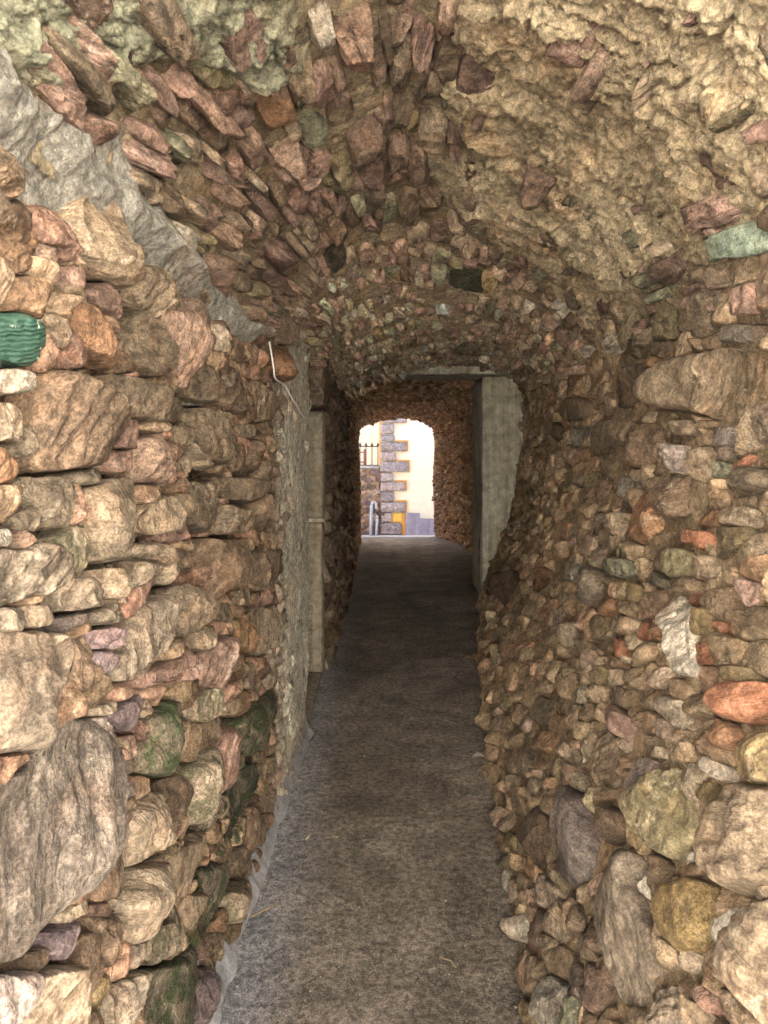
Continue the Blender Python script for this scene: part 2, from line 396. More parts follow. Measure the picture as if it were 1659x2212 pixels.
def build_stone(surf, c, rf, size_px, tint, st):
    """one rock: star-shaped outline rf(theta) round c on the surface, domed, cut by planes, roughened"""
    K = int(np.clip(size_px * 1.0, 8, 84)); nr = int(np.clip(K / 3.0, 3, 24))
    th = np.arange(K) / K * 2 * np.pi + RNG.uniform(0, 1)
    dirs = np.stack([np.cos(th), np.sin(th)], 1)
    r = rf(dirs)
    sc = float(np.sqrt((r ** 2).mean()))
    if K >= 16:   # round the corners a touch, then roughen the outline
        for _ in range(max(1, K // 24)): r = 0.25 * np.roll(r, 1) + 0.5 * r + 0.25 * np.roll(r, -1)
    seed = int(RNG.integers(1, 1 << 20))
    r = r * (st['fill'] + st.get('edge', .05) * noise(np.stack([dirs[:, 0] * 2.6, dirs[:, 1] * 2.6, 0 * th + seed % 97], 1), seed))
    k = np.arange(1, nr + 1) / nr
    rho = np.sin(k * np.pi / 2) ** 0.85
    RH, R_ = np.meshgrid(rho, r, indexing='ij')
    X = RH * R_ * dirs[None, :, 0]; Yq = RH * R_ * dirs[None, :, 1]
    X = np.concatenate([[0.0], X.ravel()]); Yq = np.concatenate([[0.0], Yq.ravel()]); rr = np.concatenate([[0.0], RH.ravel()])
    rv = RNG.uniform(.35, 1.5)
    Hs = st['h'] * (0.55 + 0.9 * RNG.random()) * min(1.0, sc / st.get('ref', 0.05)) ** 0.6 * st.get('hs', 1); D = st['deep']
    e = st.get('exp', 4.0)
    h = Hs * (1 - rr ** e) ** 0.6
    nx, nyv = X / sc, Yq / sc
    nf = st.get('facets', 5)
    for _ in range(nf if K >= 12 else 2):
        a = RNG.uniform(0, 2 * np.pi); sl = RNG.uniform(0.25, 1.1); off = RNG.uniform(0.62, 1.05)
        pl = Hs * off - sl * Hs * (nx * math.cos(a) + nyv * math.sin(a)) * 0.8
        d = (h - pl) / (0.05 * Hs); h = np.where(d > 4, pl, np.where(d < -4, h, h - 0.05 * Hs * np.log1p(np.exp(np.clip(d, -6, 6)))))
    tl = RNG.normal(0, st.get('tilt', 0.12), 2); h = h + (X * tl[0] + Yq * tl[1]) * (1 - rr ** 6)
    ang = st.get('grain_ang', 0.0) + RNG.normal(0, st.get('grain_j', 0.35)); ca, sa = math.cos(ang), math.sin(ang)
    off = RNG.uniform(-50, 50, 3)
    L = np.stack([X * ca + Yq * sa, -X * sa + Yq * ca, h], 1) + off
    if K >= 12:
        h = h + st['rough'] * sc * 1.3 * fbm(L / (sc * 0.9), 3, seed) * (1 - 0.3 * rr)
    if K >= 20:
        ridg = 1 - np.abs(fbm(L * np.array([9, 38, 12]) * (0.06 / max(sc, 0.03)) ** 0.4, 3, seed + 5)) * 2.4
        h = h + rv * st.get('strata', 0.006) * ridg * (1 - rr ** 8) * min(1, sc / 0.05)
        h = h + rv * 0.0038 * fbm(L * 70, 2, seed + 9)
    # the flank folds down into the joint
    h = np.where(rr > 0.999, -D, h); 
    lat = 0.10 * sc * fbm(L / (sc * 1.1) + 31, 2, seed + 3) * rr
    X2 = X + lat * ca; Y2 = Yq + lat * sa
    V = surf.at(np.clip(c[0] + X2, surf.y0, surf.y1), np.clip(c[1] + Y2, surf.q0 + .002, surf.q1 - .002), h)
    idx = 1 + np.arange(nr * K).reshape(nr, K); nx_ = np.roll(idx, -1, 1)
    T = np.stack([np.zeros(K, int), idx[0], nx_[0]], 1)
    Q = np.stack([idx[:-1], idx[1:], nx_[1:], nx_[:-1]], -1).reshape(-1, 4)
    L[:, 2] = h + off[2]
    C = np.tile(np.array([*tint[:3], tint[3] if len(tint) > 3 else 0.0]), (len(V), 1))
    return V, Q, T, C, L

def wall_of_stones(root, surf, polys, auto, st, mat, y_part=0.55, max_parts=300, stuff_name='small_stones', part_name='stone', flip=False):
    """polys: [(poly(y,q), tint, overrides)], auto: dict of seed settings. Parts for the largest in view, the rest one 'stuff' part."""
    seeds, w_, h_, sh = auto['seeds'], auto['w'], auto['h'], auto.get('shear', 0.0)
    items = []
    bb = [(p[:, 0].min(), p[:, 0].max(), p[:, 1].min(), p[:, 1].max()) for p, *_ in polys]
    keep = np.ones(len(seeds), bool)
    for p, *_ in polys:
        cc = p.mean(0); keep &= ~in_poly(seeds, cc + (p - cc) * 1.01)
    seeds = seeds[keep]
    # to metric space: shear and scale so that cells are round
    cs, sn = math.cos(sh), math.sin(sh)
    def tom(P): return np.stack([(P[..., 0] * cs + sn * P[..., 1]) / w_, (P[..., 1] * cs - P[..., 0] * sn) / h_], -1)
    dirm = tom
    SM = tom(seeds); wt = RNG.normal(0, 0.06, len(seeds))
    pidx = []
    for a in range(0, len(seeds), 400):
        D = ((SM[a:a + 400, None] - SM[None]) ** 2).sum(-1)
        pidx.append(np.argpartition(D, min(18, len(SM) - 1), 1)[:, :18])
    pidx = np.concatenate(pidx)
    lim = auto.get('lim', 0.85)
    for i, s in enumerate(seeds):
        nb = [j for j in pidx[i] if j != i]
        d = SM[nb] - SM[i]; d2 = (d ** 2).sum(1) + wt[i] - wt[nb]
        near = [polys[k][0] for k, b in enumerate(bb) if b[0] - w_ * 1.2 < s[0] < b[1] + w_ * 1.2 and b[2] - h_ * 1.2 < s[1] < b[3] + h_ * 1.2]
        def rf(dirs, d=d, d2=d2, near=near, s=s):
            e = dirm(dirs); dot = e @ d.T
            r = np.where(dot > 1e-6, d2[None] / (2 * np.maximum(dot, 1e-6)), np.inf).min(1)
            r = np.minimum(r, lim / np.linalg.norm(e, axis=1))
            for p in near: r = np.minimum(r, ray_poly(s, dirs, p) * 1.0)
            return np.maximum(r, 0.004)
        th = np.linspace(0, 2 * np.pi, 12, endpoint=False); rs = rf(np.stack([np.cos(th), np.sin(th)], 1))
        if rs.min() < 0.2 * min(w_, h_) * 0.35 and rs.mean() < 0.3 * min(w_, h_): continue
        sz = math.sqrt((rs ** 2).mean()) * 1.8
        items.append((sz, s, rf, auto['tint'](s), {}, False))
    for p, tint, ov in polys:
        c, A = centroid(p)
        if not in_poly(c[None], p)[0]: c = p.mean(0)
        def rf(dirs, c=c, p=p):
            r = ray_poly(c, dirs, p); m = np.isfinite(r); r[~m] = r[m].mean() if m.any() else 0.03; return r
        items.append((math.sqrt(A) * 1.15, c, rf, tint, ov, True))
    scored = []
    for it in items:
        y = it[1][0]; px = it[0] * F0 * 768 / W0 / max(y, 0.5)
        vis = y > y_part
        scored.append((px if vis else px * 0.001, it))
    scored.sort(key=lambda a: -a[0])
    acc = [[], [], [], [], []]; n = 0
    for rank, (px, (sz, c, rf, tint, ov, dig)) in enumerate(scored):
        s2 = dict(st); s2.update(auto.get('style', lambda s: {})(c) if not dig else {}); s2.update(ov)
        ispart = rank < max_parts and px > 6
        V, Q, T, C, L = build_stone(surf, c, rf, min(max(px, 7) if px > 1 else 12, 84) if ispart else min(max(px, 7), 24), tint, s2)
        if flip: Q = Q[:, ::-1]; T = T[:, ::-1]
        if ispart:
            org = V[0].copy()
            nm = ov.get('name', part_name)
            o = mesh_obj(nm, np_mesh(nm, V - org, Q, T, mat if 'mat' not in ov else ov['mat'], tint=C, lc=L), root, org)
            if 'label' in ov: o['label'] = ov['label']
        else:
            acc[0].append(V); acc[1].append(Q + n); acc[2].append(T + n); acc[3].append(C); acc[4].append(L); n += len(V)
    if acc[0]:
        o = mesh_obj(stuff_name, np_mesh(stuff_name, np.concatenate(acc[0]), np.concatenate(acc[1]), np.concatenate(acc[2]), mat,
                     tint=np.concatenate(acc[3]), lc=np.concatenate(acc[4])), root)
        o['kind'] = 'stuff'
    print('WALL', root.name, 'items', len(items), 'stuff', len(acc[0]))

def grid_seeds(y0, y1, q0, q1, w_, h_, sh=0.0, jit=0.33, drop=0.15, extra=0.15, rot=0.0):
    out = []; oy0, oy1, oq0, oq1 = y0, y1, q0, q1
    if rot:
        g = .55 * math.hypot(y1 - y0, q1 - q0); cy, cq = (y0 + y1) / 2, (q0 + q1) / 2; y0, y1, q0, q1 = cy - g, cy + g, cq - g, cq + g
    nq = int((q1 - q0) / h_) + 1
    for r in range(nq):
        q = q0 + (r + 0.5) * h_
        off = RNG.uniform(0, w_) ; y = y0 + off - w_
        while y < y1:
            if RNG.random() > drop:
                out.append((y + RNG.normal(0, jit * 0.5) * w_ , q + RNG.normal(0, jit * 0.5) * h_))
            if RNG.random() < extra:
                out.append((y + w_ * 0.5, q + h_ * RNG.uniform(-.5, .5)))
            y += w_ * RNG.uniform(0.75, 1.3)
    P = np.array(out)
    if rot:
        c = np.array([(oy0 + oy1) / 2, (oq0 + oq1) / 2]); D = P - c; cs, sn = math.cos(rot), math.sin(rot)
        P = np.stack([c[0] + D[:, 0] * cs - D[:, 1] * sn, c[1] + D[:, 0] * sn + D[:, 1] * cs], 1); y0, y1, q0, q1 = oy0, oy1, oq0, oq1
    return P[(P[:, 0] > y0) & (P[:, 0] < y1) & (P[:, 1] > q0 + .01) & (P[:, 1] < q1 - .01)]

def sheet(name, surf, ya, qa, hfun, tintfun, mat, parent, flip=False):
    Y, Q = np.meshgrid(ya, qa, indexing='ij')
    P, N = surf.frame(Y, Q); h = hfun(Y, Q, P)
    V = (P + N * h[..., None]).reshape(-1, 3); a, b = Y.shape
    idx = np.arange(a * b).reshape(a, b)
    F = np.stack([idx[:-1, :-1], idx[1:, :-1], idx[1:, 1:], idx[:-1, 1:]], -1).reshape(-1, 4)
    if flip: F = F[:, ::-1]
    C = np.concatenate([tintfun(Y, Q, P), np.zeros((*Y.shape, 1))], -1).reshape(-1, 4)
    return mesh_obj(name, np_mesh(name, V, F, np.zeros((0, 3), int), mat, tint=C, lc=V), parent)
def yspace(a, b, n):   # denser near the camera
    t = np.linspace(0, 1, n); return a + (b - a) * (0.45 * t + 0.55 * t ** 2)
# ------------------------------------------------------------------ stones read off the photo: crop letter, points, kind
CROPS = {'C': (0, 737.3, .4514), 'E': (0, 1474.6, .4514), 'D': (909.9, 737.3, .4514), 'F': (909.9, 1474.6, .4514), 'A': (0, 0, .5), 'B': (829.5, 0, .5), 'P': (0, 0, 1.0)}
def parse(txt):
    out = []
    for ln in txt.strip().splitlines():
        f = ln.split()
        kind = f[1]; pts = np.array([[float(v) for v in p.split(',')] for p in f[2:]])
        ox, oy, s = CROPS[f[0]]
        pts = pts * s + (ox, oy)
        pts[:, 0] = np.where(pts[:, 0] <= 2, -60, pts[:, 0]); pts[:, 0] = np.where(pts[:, 0] >= 1655, 1725, pts[:, 0])
        pts[:, 1] = np.where(pts[:, 1] >= 2209, 2290, pts[:, 1]); pts[:, 1] = np.where(pts[:, 1] <= 1, -60, pts[:, 1])
        out.append((kind, pts))
    return out
LEFT_TXT = '''
C w 0,150 60,135 135,155 145,200 90,250 10,255
C b 150,190 230,135 330,190 440,270 510,350 545,440 510,560 500,600 350,605 200,600 110,600 180,480 150,300
C t 420,190 560,145 680,200 800,260 950,320 960,350 900,385 760,385 640,370 540,340 450,260
C t 560,-110 640,-160 710,-80 755,60 740,170 680,175 590,120 550,30
C r 715,-150 830,-160 880,-50 910,90 900,180 860,240 800,230 765,60 725,-80
C t 930,80 1000,130 1035,190 1030,300 940,290 885,250 900,180
C b 1050,110 1120,130 1130,260 1125,350 1060,340 1035,300 1038,200
C b 1150,170 1220,190 1280,220 1280,380 1220,380 1190,300 1140,220
C c 0,290 60,310 100,370 95,500 40,490 0,480
C c 120,400 175,400 170,480 120,560 80,540 105,470
C p 545,370 640,370 705,420 700,465 650,465 650,515 580,510 545,470
C p 520,530 640,525 655,560 630,620 560,630 512,600
C r 660,470 760,440 830,520 835,660 760,700 680,680 610,640 655,600 655,520
C t 800,410 890,400 915,460 900,510 840,500 795,450
C t 960,310 1040,340 1090,430 1080,560 1040,600 990,560 960,450 930,380
C t 920,410 955,430 985,570 975,620 915,610 885,520
C t 850,530 900,560 908,610 870,665 840,640
C b 1105,480 1150,490 1165,620 1140,640 1105,610 1095,530
C t 1110,395 1250,395 1255,440 1180,465 1100,440
C b 1175,475 1220,465 1220,600 1190,635 1165,560
C t 1240,560 1270,600 1265,680 1230,705 1205,670 1220,600
C c 95,640 270,640 345,720 330,800 300,900 230,915 165,820 135,760 85,720
C c 295,640 430,607 510,605 505,650 480,680 370,690
C a 0,500 80,560 88,640 60,710 20,700 0,690
C c 500,655 600,655 670,710 680,790 640,900 610,960 520,1060 450,1060 430,960 400,900 375,820 390,720
C t 685,775 760,740 870,735 880,790 810,850 800,910 700,940 645,910 650,860
C t 885,675 970,665 995,760 1000,860 950,930 905,880 835,860 875,790
C p 780,890 850,875 925,915 920,950 740,962
C t 1000,625 1080,655 1190,660 1200,700 1160,775 1090,765 1000,720 985,675
C t 1010,785 1085,775 1095,850 1080,920 1030,930 985,910 1003,850
C t 1105,795 1170,805 1200,850 1150,918 1095,920
C b 1195,722 1250,730 1285,790 1270,900 1225,910 1195,860 1180,780
C c 70,820 130,795 195,825 200,870 140,918 80,900 35,870
C w 0,900 70,900 80,950 40,985 0,985
C C 285,940 340,872 410,882 425,960 425,1060 380,1110 320,1118 305,1040
C g 0,1000 60,1010 150,940 240,970 300,1060 305,1150 260,1200 150,1220 60,1260 0,1285
C c 600,970 700,970 780,1000 850,1060 888,1110 880,1150 780,1170 705,1160 725,1085 625,1035 580,1000
C b 790,985 860,992 930,1050 928,1088 885,1105 825,1035
C t 525,1062 620,1052 718,1065 715,1100 650,1150 602,1200 565,1120
C c 440,1092 540,1085 598,1140 598,1200 540,1240 502,1240 495,1160
C g 300,1142 430,1118 492,1160 492,1258 350,1298 285,1290 272,1210
C b 885,965 960,935 1090,950 1145,990 1145,1120 1080,1180 1000,1238 962,1230 955,1100 905,1030
C b 1155,1015 1230,985 1243,1080 1218,1190 1172,1210 1152,1120
C t 1252,1000 1350,1000 1358,1090 1310,1150 1245,1140
C c 60,1300 130,1255 230,1255 268,1290 258,1345 180,1368 90,1368 30,1350
C l 270,1335 380,1305 412,1330 350,1368 300,1398 262,1370
C g 412,1302 500,1252 600,1252 602,1300 580,1338 500,1358 402,1348
C g 0,1400 120,1385 240,1390 308,1430 315,1560 300,1700 230,1800 160,1910 80,1970 0,2005
C b 330,1425 398,1392 428,1450 428,1633 400,1680 330,1700 322,1560
C v 435,1400 520,1365 590,1372 588,1420 520,1478 445,1468
C v 445,1482 540,1482 538,1560 500,1633 462,1600
C g 642,1262 720,1215 830,1225 855,1310 855,1400 740,1500 640,1600 545,1658 535,1590 595,1420 605,1345
C c 805,1192 870,1162 960,1200 962,1310 910,1398 862,1418 862,1300
C t 985,1292 1060,1245 1108,1252 1100,1310 1060,1348 985,1320
C t 1075,1212 1168,1172 1178,1240 1150,1278 1115,1268
C A 1082,1342 1160,1285 1200,1325 1208,1400 1188,1490 1140,1508 1100,1450
C c 1195,1283 1300,1255 1328,1350 1318,1440 1240,1500 1190,1508 1214,1420
C p 660,1600 800,1522 860,1445 945,1462 945,1560 900,1615 760,1640 640,1678 562,1700
C t 885,1425 960,1362 1028,1352 1033,1430 1000,1488 952,1478
C p 965,1502 1040,1405 1098,1422 1118,1520 1098,1618 1010,1678 952,1698 935,1600
E h 205,235 330,205 400,185 478,222 518,320 526,380 506,480 478,800 438,900 398,965 290,1078 200,1175 100,1325 0,1425 0,610 60,425 130,375
E w 150,330 260,205 350,160 380,170 365,208 250,228 130,360
E c 385,150 560,82 598,90 568,130 435,168
E l 445,172 490,162 528,230 538,330 524,395 500,300 455,222
E D 665,172 760,95 840,95 858,180 848,360 800,418 700,458 655,458 655,330 692,230
E v 495,152 620,65 685,52 678,120 638,180 618,238 562,238
E p 590,252 650,242 663,300 640,348 592,376 555,368
E c 548,262 580,262 580,320 548,388
E c 562,382 640,352 648,400 600,436 552,428
E l 545,452 598,472 598,540 558,588 522,638 505,560 514,492
E p 570,592 590,640 560,700 550,758 485,808 502,700 522,642
E C 875,122 940,25 1055,5 1048,100 960,158 922,198 882,180
E t 955,180 1008,135 1048,135 1058,200 1018,258 962,288 932,230
E D 1105,200 1200,85 1288,15 1298,120 1238,200 1238,300 1180,355 1135,345 1112,260
E p 1012,252 1088,205 1118,270 1108,430 1068,528 1040,558 1012,470 985,290
E C 862,402 958,295 998,320 1008,558 968,638 872,698 882,540
E b 725,482 818,425 876,490 868,618 828,738 765,758 745,560
E c 602,602 680,525 738,532 758,640 758,738 640,848 600,898 572,820 555,720
E D 1132,402 1198,375 1228,402 1228,480 1178,580 1110,698 1082,778 1064,700 1064,560
E b 475,862 558,795 586,900 586,958 530,1026 432,1066 434,980
E t 762,832 898,745 978,705 978,830 928,900 868,1008 822,1026 794,950
E c 625,892 740,855 788,902 778,1028 708,1118 638,1248 582,1256 564,1100 505,1060 604,980
E c 245,1180 332,1085 418,995 428,1040 398,1086 255,1186
E v 192,1210 358,1132 378,1170 328,1298 270,1342 212,1318
E b 392,1112 518,1112 572,1170 558,1298 520,1372 474,1320 464,1200
E b 342,1240 400,1185 458,1202 462,1370 428,1478 402,1498 362,1380 324,1330
E b 102,1330 180,1262 203,1310 188,1378 132,1418
E l 0,1435 88,1375 122,1402 118,1500 60,1600 0,1633
E c 132,1432 220,1355 308,1335 376,1420 396,1540 380,1633 65,1633
E y 432,1480 470,1375 508,1422 498,1520 450,1576 424,1560
E g 505,1450 638,1345 662,1440 638,1560 560,1633 485,1600
E C 682,1202 758,1135 798,1035 836,1080 826,1200 758,1288 684,1372 664,1280
E t 844,1100 880,1015 936,1005 936,1080 878,1178 844,1216
E D 932,902 1000,845 1056,882 1076,1000 1028,1128 960,1196 924,1196 962,1060
E C 1062,1000 1120,935 1146,942 1146,1060 1090,1146 1044,1176
E w 1152,935 1190,932 1216,990 1216,1100 1154,1136
E D 684,1382 800,1325 886,1236 896,1420 868,1633 664,1633
E l 1002,1390 1088,1315 1106,1360 1086,1460 1032,1486
E v 902,1400 958,1345 996,1420 986,1560 978,1633 872,1633
E t 1092,792 1158,755 1166,830 1126,908 1082,936 1064,860
E p 902,1252 978,1225 986,1290 940,1326 902,1326
E b 1172,622 1238,525 1256,640 1208,758 1182,895 1168,760
A t 575,1150 640,1135 718,1182 778,1260 788,1340 758,1420 652,1388 574,1320 545,1270
A t 290,1090 335,870 420,830 495,900 555,1010 586,1120 556,1228 500,1256 395,1195
A p 218,1150 300,1142 376,1210 338,1250 262,1240
A p 335,1262 430,1215 538,1300 542,1358 480,1388 404,1348
A a 225,1245 325,1298 426,1395 486,1500 478,1560 420,1600 352,1540 282,1420
A r 132,1050 208,1062 238,1140 200,1178 142,1110
A t 850,1332 888,1352 888,1440 860,1473 842,1420
A r 790,1270 838,1300 855,1380 840,1440 800,1440 775,1400
P G 0,672 40,672 75,700 82,740 75,795 20,785 0,775
P a 577,750 600,745 624,760 626,810 600,826 574,815
P t 562,690 600,678 622,700 620,745 580,748
'''
RIGHT_TXT = '''
D t 1130,260 1190,120 1290,62 1440,25 1660,55 1660,250 1605,310 1600,388 1540,398 1400,388 1320,348 1200,338 1115,348
D l 1182,492 1298,496 1308,600 1288,638 1212,638 1192,560
D t 1322,512 1388,502 1404,560 1396,658 1368,688 1314,660
D s 1408,572 1488,572 1498,640 1450,668 1404,640
D b 1002,432 1060,393 1158,383 1178,450 1148,560 1090,618 1022,608 982,540
D b 1134,722 1200,655 1328,645 1396,700 1338,798 1250,856 1172,856 1144,790
D a 1062,733 1128,723 1158,800 1166,900 1110,976 1052,976 1004,900 1024,820
D t 942,822 1000,822 1006,900 988,976 932,920 932,860
D l 1382,422 1498,404 1566,450 1538,498 1450,516 1374,480
D t 1202,380 1318,373 1366,420 1338,446 1222,456
D o 1580,532 1600,552 1495,655 1478,640
D a 1324,832 1468,804 1468,888 1332,892
D t 1482,792 1618,794 1598,898 1482,888
D o 1232,902 1308,898 1326,940 1298,966 1224,966
D o 1314,935 1398,904 1426,950 1416,998 1334,998
D k 1212,1002 1288,984 1326,1060 1298,1146 1232,1146 1194,1100
D t 1324,1042 1408,1024 1436,1100 1418,1136 1334,1146
D s 892,1072 980,1044 1056,1062 1048,1118 960,1136 892,1108
D d 1084,1102 1140,1094 1204,1150 1180,1186 1092,1166
D w 1180,1202 1250,1192 1290,1240 1308,1400 1306,1600 1252,1633 1222,1520 1214,1400 1180,1370 1164,1290
D g 772,1102 850,1084 918,1130 878,1198 830,1286 782,1248 754,1180
D y 984,1172 1058,1164 1076,1200 1038,1256 982,1238
D a 862,1232 928,1212 938,1280 898,1326 862,1298
D o 1052,1352 1100,1343 1112,1400 1090,1446 1044,1428
D o 922,1412 988,1442 996,1508 970,1526 924,1480
D a 1122,1314 1206,1352 1206,1456 1152,1438 1114,1390
D y 1304,1282 1408,1273 1416,1350 1368,1418 1304,1408
D o 1402,1342 1478,1342 1476,1398 1422,1398
D o 1314,1442 1408,1433 1406,1556 1322,1556
D o 1292,1212 1348,1203 1338,1240 1292,1276
D m 1552,1132 1618,1152 1616,1270 1580,1286 1532,1200
D t 922,1302 1028,1322 1056,1380 1000,1416 932,1398
D c 684,1362 758,1343 766,1440 720,1496 664,1430
D w 722,1072 778,1063 788,1110 740,1156 694,1158
D a 542,1112 618,1083 626,1140 560,1206 533,1180
D b 384,1150 448,1094 486,1120 448,1246 402,1276 374,1220
D w 740,430 800,405 830,430 790,505 715,510
D w 930,700 980,640 1045,660 1048,730 1005,765 960,740
D b 600,400 650,385 690,420 700,470 660,480
D t 820,450 870,370 960,360 980,420 960,500 870,560 820,540
D c 1560,740 1659,700 1659,800 1600,780
D t 1460,690 1520,600 1620,600 1659,660 1600,740 1500,760
D b 900,230 960,130 1080,110 1140,130 1110,250 1030,320 930,310
D t 640,330 700,270 820,270 850,330 780,370 690,380
D a 1030,90 1160,70 1190,95 1130,120 1040,110
F o 1482,42 1560,0 1659,0 1659,170 1590,206 1512,188 1454,110
F a 1394,152 1498,192 1536,230 1508,298 1470,326 1404,270 1379,200
F y 1522,302 1600,245 1659,235 1659,490 1600,496 1532,438 1514,370
F t 1444,562 1530,484 1659,530 1659,945 1570,1016 1522,1024 1444,930 1404,760
F k 1064,522 1150,415 1248,404 1268,480 1306,560 1336,680 1328,778 1240,866 1182,846 1084,758 1044,650
F Y 1194,1062 1230,965 1340,925 1436,982 1466,1060 1438,1158 1388,1256 1300,1326 1222,1258 1184,1150
F t 1659,1000 1659,1633 1562,1500 1504,1360 1532,1180 1592,1062
F w 1414,1210 1452,1142 1548,1054 1528,1130 1496,1230 1486,1306 1430,1268
F g 884,892 1000,765 1056,802 1066,960 1116,1130 1176,1330 1176,1468 1110,1556 982,1556 934,1400 874,1190 844,1060
F l 644,562 720,475 816,562 854,760 828,926 770,1006 702,958 642,850 614,700
F b 834,632 900,574 1006,622 1016,720 920,786 854,740
F l 974,442 1070,364 1156,373 1100,458 1020,536 982,518
F t 854,232 920,214 978,330 958,420 930,516 862,450 824,350
F g 1144,92 1200,64 1288,92 1326,170 1288,246 1232,228 1174,160
F t 534,102 590,63 676,100 658,170 620,212 562,198 529,160
F w 574,1422 660,1404 716,1450 688,1556 680,1633 574,1590
F b 474,1292 540,1283 576,1330 568,1478 512,1506 484,1420
F s 694,1512 750,1493 776,1633 694,1633
F w 1074,872 1110,884 1136,1000 1128,1056 1082,1030
F w 1274,842 1340,805 1356,830 1290,876 1254,898
F b 514,652 560,584 616,640 636,800 628,896 590,926 544,840 504,760
F w 1364,352 1400,354 1496,430 1496,478 1422,468 1364,410
F c 1064,342 1150,304 1216,350 1130,368
F p 1284,1422 1360,1443 1456,1520 1476,1596 1400,1596 1334,1530
F w 444,1152 500,1104 536,1150 498,1246 452,1246
F y 1334,472 1418,472 1456,540 1418,598 1352,568 1322,520
F p 870,60 960,120 1130,270 1060,310 960,260 880,150
F c 640,290 700,280 790,350 820,420 740,400 660,340
F t 440,370 490,355 490,410 440,480 405,500
F t 400,520 430,470 470,440 490,470 430,550
F c 510,480 570,450 580,500 540,570 500,560
F b 340,700 390,700 410,750 360,850 345,800
F w 380,900 430,890 440,960 400,1040 375,980
F b 560,1080 600,1090 610,1180 580,1290 545,1200
F r 900,900 870,1000 830,1010 780,1040 830,930
F b 780,1080 860,1150 900,1330 840,1300 800,1190
F r 760,1330 850,1350 930,1450 930,1560 830,1600 770,1480
F c 1230,1300 1290,1270 1380,1330 1420,1370 1300,1400 1240,1360
F g 1150,1480 1260,1450 1310,1540 1260,1633 1120,1633
B b 1602,1092 1659,1092 1659,1420 1612,1400
B p 1502,1290 1598,1205 1606,1368 1502,1358
B t 1344,1262 1430,1234 1478,1243 1466,1400 1410,1466 1324,1456
B k 1172,1272 1298,1234 1316,1380 1288,1473 1144,1473
B w 1424,1430 1520,1394 1598,1404 1616,1473 1430,1473
'''
VAULT_TXT = '''
B S 1340,1150 1400,1040 1530,970 1640,960 1659,1080 1520,1100 1400,1150
B m 1230,960 1290,900 1450,830 1560,820 1580,900 1585,948 1400,980 1270,980
B s 280,1210 310,1140 430,1150 440,1220 400,1310 340,1270
B m 880,1370 950,1280 1040,1250 1000,1330 920,1390
B g 800,1290 830,1220 900,1190 930,1250 850,1340
B m 1530,600 1560,540 1659,470 1659,590
B k 1550,470 1600,410 1640,400 1640,470 1500,550 1460,540
B s 1130,1270 1230,1240 1330,1195 1330,1240 1200,1300 1130,1300
B m 940,1220 1020,1165 1180,1110 1300,1072 1180,1145 1000,1228
B s 1190,760 1290,690 1310,690 1230,760
B m 1370,70 1410,0 1440,0 1400,80 1365,108
B m 1150,240 1180,200 1203,200 1180,260
B m 898,460 930,362 952,360 922,460
B m 395,440 430,420 445,560 410,600 390,560
B d 770,850 860,790 870,820 830,880 780,880
B m 1060,900 1160,840 1150,890 1060,940
B m 930,1040 1000,960 1040,930 1020,1000 960,1060
B s 1050,1060 1080,980 1190,940 1150,1010 1100,1090
B c 1110,1110 1170,1040 1300,1000 1310,1040 1200,1100
B m 120,60 170,40 245,50 210,200 180,350 150,400 100,370 125,200
B d 240,340 280,340 290,440 262,420
B r 20,570 108,560 106,680 88,800 20,790
B r 114,600 180,650 200,740 150,830 104,800
B m 290,600 350,570 330,740 280,730
B r 350,800 420,785 400,900 340,910
B g 780,1170 820,1120 880,1130 860,1180
A r 1440,0 1588,0 1608,200 1608,400 1580,458 1512,430 1482,300 1452,150
A m 1342,250 1398,262 1438,305 1448,400 1428,458 1362,458 1314,380
A r 1112,100 1180,102 1258,180 1278,230 1222,298 1182,240
A w 1342,0 1408,0 1428,120 1436,288 1402,288 1362,200 1334,100
A b 1092,232 1140,234 1178,300 1168,398 1122,378
A a 1112,385 1180,405 1248,364 1258,480 1238,540 1192,576 1134,528 1104,450
A k 802,272 900,292 1048,205 1078,290 1028,368 960,386 892,378 842,318
A p 912,402 1000,386 1048,364 1038,460 1000,492 932,488
A s 1282,490 1340,472 1408,522 1398,600 1342,656 1302,598
A r 1502,590 1560,522 1638,492 1648,560 1598,658 1560,756 1524,728
A p 1312,702 1370,664 1428,654 1418,700 1342,756 1312,748
A r 1142,592 1220,564 1288,602 1306,700 1288,766 1222,718 1152,658
A r 1002,562 1088,505 1118,600 1148,680 1176,796 1132,796 1062,700
A b 832,482 918,522 958,562 1006,640 1006,698 932,658 862,580
A b 772,372 828,450 838,538 802,556 742,460 722,400
A m 482,592 560,602 700,652 788,722 806,798 762,806 642,738 542,668
A r 882,762 970,764 1086,880 1078,946 1012,908 932,850
A r 902,952 980,964 1066,992 1038,1058 990,1086 922,1010
A p 1222,802 1316,802 1316,880 1270,906 1222,858
A r 884,1102 958,1094 1026,1160 998,1276 962,1286 902,1190
A k 802,1042 860,1044 936,1088 862,1098 804,1070
A k 1352,762 1488,764 1506,838 1480,856 1402,798
A d 1392,1052 1478,1024 1496,1138 1450,1176 1402,1130
A m 1120,1030 1200,1010 1290,1110 1300,1200 1230,1190 1150,1120
A c 760,590 830,570 880,690 870,730 810,700
A r 480,160 560,200 640,330 600,330 520,240
A r 640,440 720,470 760,560 720,580 660,510
A c 1600,820 1659,760 1659,900 1600,890
A r 1610,180 1659,150 1659,480 1620,440
A m 1560,700 1650,640 1659,740 1600,850 1550,830
A t 800,830 860,900 900,1000 850,990 780,900
A r 1380,870 1440,900 1430,960 1370,930
A t 1040,1130 1160,1190 1130,1220 1050,1190
A r 1000,320 1090,210 1110,420 1060,480
'''
M_IRON = plain_material('dark_iron', (.06, .045, .045), .6, 40, .2)
